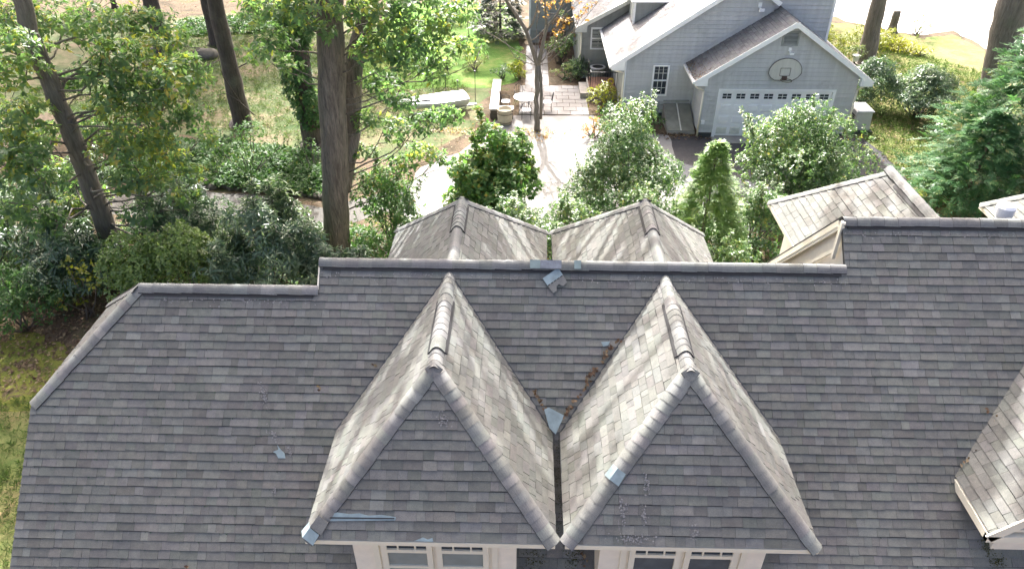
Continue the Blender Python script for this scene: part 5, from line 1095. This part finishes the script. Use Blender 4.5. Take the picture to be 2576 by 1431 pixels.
cover("ground_cover", "ivy patch far back between the trunks", [([tuple(G(*q)[:2]) for q in ((560, 45), (700, 40), (720, 75), (640, 85), (450, 95), (440, 60))], 1800)], 'ivy', 5, .16, .6, .25)
cover("undergrowth", "mixed undergrowth along the foot of the shrubs", [([(-18, 16.5), (-12, 18), (-6, 16.2), (-4.2, 19), (-4, 21.5), (-9, 22), (-19, 22)], 5200), ([(-4, 18.5), (12, 17), (14, 21), (12, 22.3), (-4.5, 22)], 5200)], 'vine', 5, .12, .5, .8)
shrub("viburnum_bush", "wispy shrub rooted on the bank below the lone trunk", (-11.2, 26.3), 1.9, 2.2, 'ivy', n=6, L=.09, W=.5, per=110, lobes=10, tone=.12)
shrub("viburnum_bush", "low shrub on the bank beside the ivy covered trunk", (-8.6, 26.4), 1.3, 1.5, 'ivy', n=6, L=.09, W=.5, per=110, lobes=8, tone=.05)
cover("grass", "short grass on the strip beside the house end", [([(-17, 13.4), (-8.9, 13.4), (-8.9, 4), (-19, 4), (-21, 10)], 9000)], 'grass', 4, .12, .1, .05, spread=.6)
cover("grass", "tufted grass on the garage lawn", [([(15.4, 25), (24, 25), (26, 38), (22, 44), (15, 44), (15, 31)], 9000)], 'grass', 4, .16, .1, .06, spread=.6)
cover("grass", "thin dry grass on the dappled lawn", [([(-26, 33), (-9.5, 29.5), (-4, 31), (-3, 36), (-8, 46), (-24, 47)], 11000)], 'grass', 4, .14, .1, .05, spread=.6)
# neighbours' garden plants
shrub("rhododendron_bush", "pale leaved rhododendron past the generator", (18.4, 33.0), 1.75, 2.3, 'rhodo', per=170, lobes=17, tone=.22, n=8, L=.17, W=.26, spread=1.25, droop=.22, cat="rhododendron")
shrub("rhododendron_bush", "darker rhododendron along the garage wall", (16.4, 34.6), 1.6, 2.3, 'rhodo', per=170, lobes=15, tone=.0, n=8, L=.16, W=.26, spread=1.25, droop=.22, cat="rhododendron")
shrub("golden_shrub", "yellow green hedge shrub behind the garage corner", (15.9, 40.6), 1.9, 2.6, 'gold', n=6, L=.1, W=.5, per=170, lobes=12, tone=-.1)
shrub("golden_shrub", "yellow green shrub behind the smooth grey trunk", (19.6, 42.6), 1.6, 2.0, 'gold', n=6, L=.1, W=.5, per=150, lobes=9, tone=-.15)
for i, (u, v) in enumerate(((2200, 118), (2232, 128), (2264, 136), (2296, 143), (2322, 149))):
    p = G(u, v); shrub("golden_shrub", ["tallest of the clipped golden hedge bushes, beside the grey trunk", "second clipped golden hedge bush out from the grey trunk", "middle clipped golden bush of the low hedge", "fourth clipped golden bush of the low hedge", "end bush of the low golden hedge, out on the lawn"][i], (p[0], p[1]+.5), .85, 1.15-.16*i, 'gold', n=6, L=.09, W=.5, per=260, lobes=7, lob=.6, tone=.3, group="low golden hedge on the garage lawn")
p = G(2318, 98); shrub("wild_bush", "scruffy bush at the edge of the pale driveway", (p[0], p[1]+.6), 1.6, 1.7, 'pale', n=6, L=.1, W=.45, per=70, lobes=9)
for u, v, r, h, lb in ((2535, 60, 2.0, 1.6, "sparse shrub on the sunlit drive behind the massive trunk"), (2560, 185, 1.4, 1.3, "small brownish shrub beside the massive trunk")):
    p = G(u, v); shrub("wild_bush", lb, (p[0], p[1]), r, h, 'litter', n=5, L=.1, W=.4, per=25, lobes=7)
p = G(2155, 140, 1.1); hp_ = thing("hanging_planter", "white hanging pot of pale trailing leaves by the garage roof", "planter", (p[0], p[1], 0))
m = MB(); m.lathe((p[0], p[1], .8), [(.13, 0), (.2, .3), (.22, .32), (.19, .3)], 14); m.build("pot", 'white', hp_); m = MB(); m.tube([(p[0], p[1], 0), (p[0], p[1], .8)], .03, 6); m.build("pole", 'iron', hp_)
T, A, TN = lobe_tips([((p[0], p[1], 1.3), .42)], 260); foliage(hp_, T, A, TN, 5, .16, .3, 'pale', 1.1, .5)
conifer("yew_cone", "dense dark cone shaped evergreen on the green lawn", (-1.8, 45.9), 3.5, 1.75, 'dark', 1300, .22, .1, .35, cat="evergreen", fl=.45, n=6)
shrub("tall_shrub", "tall pale leafed shrub between the walk and the grey house", (1.75, 40.6), .85, 2.9, 'holly', n=6, L=.1, W=.5, per=190, lobes=11, tone=.12)
shrub("burning_bush", "orange red autumn shrub at the corner of the grey house", (2.0, 42.3), .8, 3.3, 'orange', n=6, L=.11, W=.5, per=150, lobes=9, tone=-.2)
shrub("lily_clump", "low grassy clump beside the stoop", (2.6, 38.2), .8, .9, 'rhodo', n=9, L=.4, W=.12, per=60, lobes=4, spread=.9, droop=.35, tone=.15)
shrub("lavender_clump", "pale flowering clump at the corner of the terrace", (1.9, 38.1), .9, .8, 'pale', n=6, L=.12, W=.3, per=160, lobes=6)
shrub("yellow_perennial", "yellow green clump at the terrace corner beside the walk", (-.55, 38.2), .55, .9, 'gold', n=7, L=.2, W=.25, per=160, lobes=5)
shrub("perennial_clump", "green leafy clump behind the garden wall", (-1.35, 38.0), .65, .8, 'rhodo', n=7, L=.14, W=.35, per=140, lobes=5, tone=.1)
shrub("flowering_bush", "creamy flowering bush on the green lawn", (-3.0, 39.3), .8, 1.0, 'pale', n=6, L=.12, W=.4, per=170, lobes=7, tone=.25)
shrub("flowering_bush", "smaller creamy bush nearer the oak foliage", (-4.6, 39.6), .7, .8, 'pale', n=6, L=.12, W=.4, per=150, lobes=6, tone=.1)
shrub("walk_border", "leafy border plant along the walk, near the dark evergreen", (-.55, 40.9), .45, .9, 'vine', n=6, L=.1, W=.4, per=160, lobes=6)
shrub("walk_border", "leafy border plant along the walk, nearer the terrace", (-.6, 39.6), .45, .8, 'vine', n=6, L=.1, W=.4, per=160, lobes=6, tone=.12)
for x, y, r, h, mt, lb in ((3.6, 33.6, .9, 1.5, 'gold', "yellowing shrub beside the terrace, below the stoop"), (3.9, 31.7, .8, 1.2, 'vine', "small leafy shrub at the downspout of the grey house"), (5.4, 31.3, .8, 1.3, 'holly', "leafy shrub under the twelve pane window"), (2.9, 30.4, .8, 1.0, 'orange', "low orange leaved shrub at the edge of the pale drive")):
    shrub("border_shrub", lb, (x, y), r, h, mt, n=6, L=.1, W=.45, per=150, lobes=7)
shrub("background_bush", "dark bush in the far corner of the green lawn", (-5.0, 50), 2.2, 2.4, 'vine', n=6, L=.14, W=.5, per=90, lobes=10, tone=-.1)
shrub("background_bush", "leafy bush at the far end of the lawn, behind the slim trunk", (-30, 50), 3.0, 2.4, 'vine', n=6, L=.16, W=.5, per=70, lobes=10)
shrub("background_bush", "low bush on the lawn edge past the sunlit rhododendron", (-21.5, 27), 2.6, 2.6, 'oak', n=6, L=.15, W=.5, per=80, lobes=12, tone=.15)
shrub("background_bush", "leafy bush on the lawn edge behind the leafy oak", (-18.5, 29.0), 1.8, 2.0, 'vine', n=6, L=.13, W=.5, per=90, lobes=10, tone=.1)
# leaves fallen on drive, lawn and beds
def scatter(pts, k): 
    pts = np.array(pts); lo, hi = pts.min(0), pts.max(0); return np.column_stack([rng.uniform(lo, hi, (k, 2)), np.full(k, .05)])
P = np.concatenate([scatter([(-8.9, 13.6), (-17, 17.5)], 2600), scatter([(-19, 28.5), (-3, 36)], 1500), scatter([(-30, 46), (-8, 56)], 1200), scatter([(5.8, 30.2), (8.2, 31.2)], 160), scatter([(14.8, 30), (18, 35)], 500), scatter([(14.5, 20), (20, 30)], 700)])
leaf_litter("fallen_leaves", P, .11, 'litter', "brown leaves scattered over lawns, beds and drive")
P = np.column_stack([rng.normal(.55, .55, 260), rng.normal(30.7, .45, 260), np.full(260, .05)]); leaf_litter("fallen_leaves", P, .09, 'orange', "orange leaves around the foot of the thin tree")
P = np.column_stack([rng.normal(-3.2, .7, 130), rng.normal(31.0, .25, 130), np.full(130, .05)]); leaf_litter("fallen_leaves", P, .1, 'orange', "reddish leaves on the ground below the dinghy")
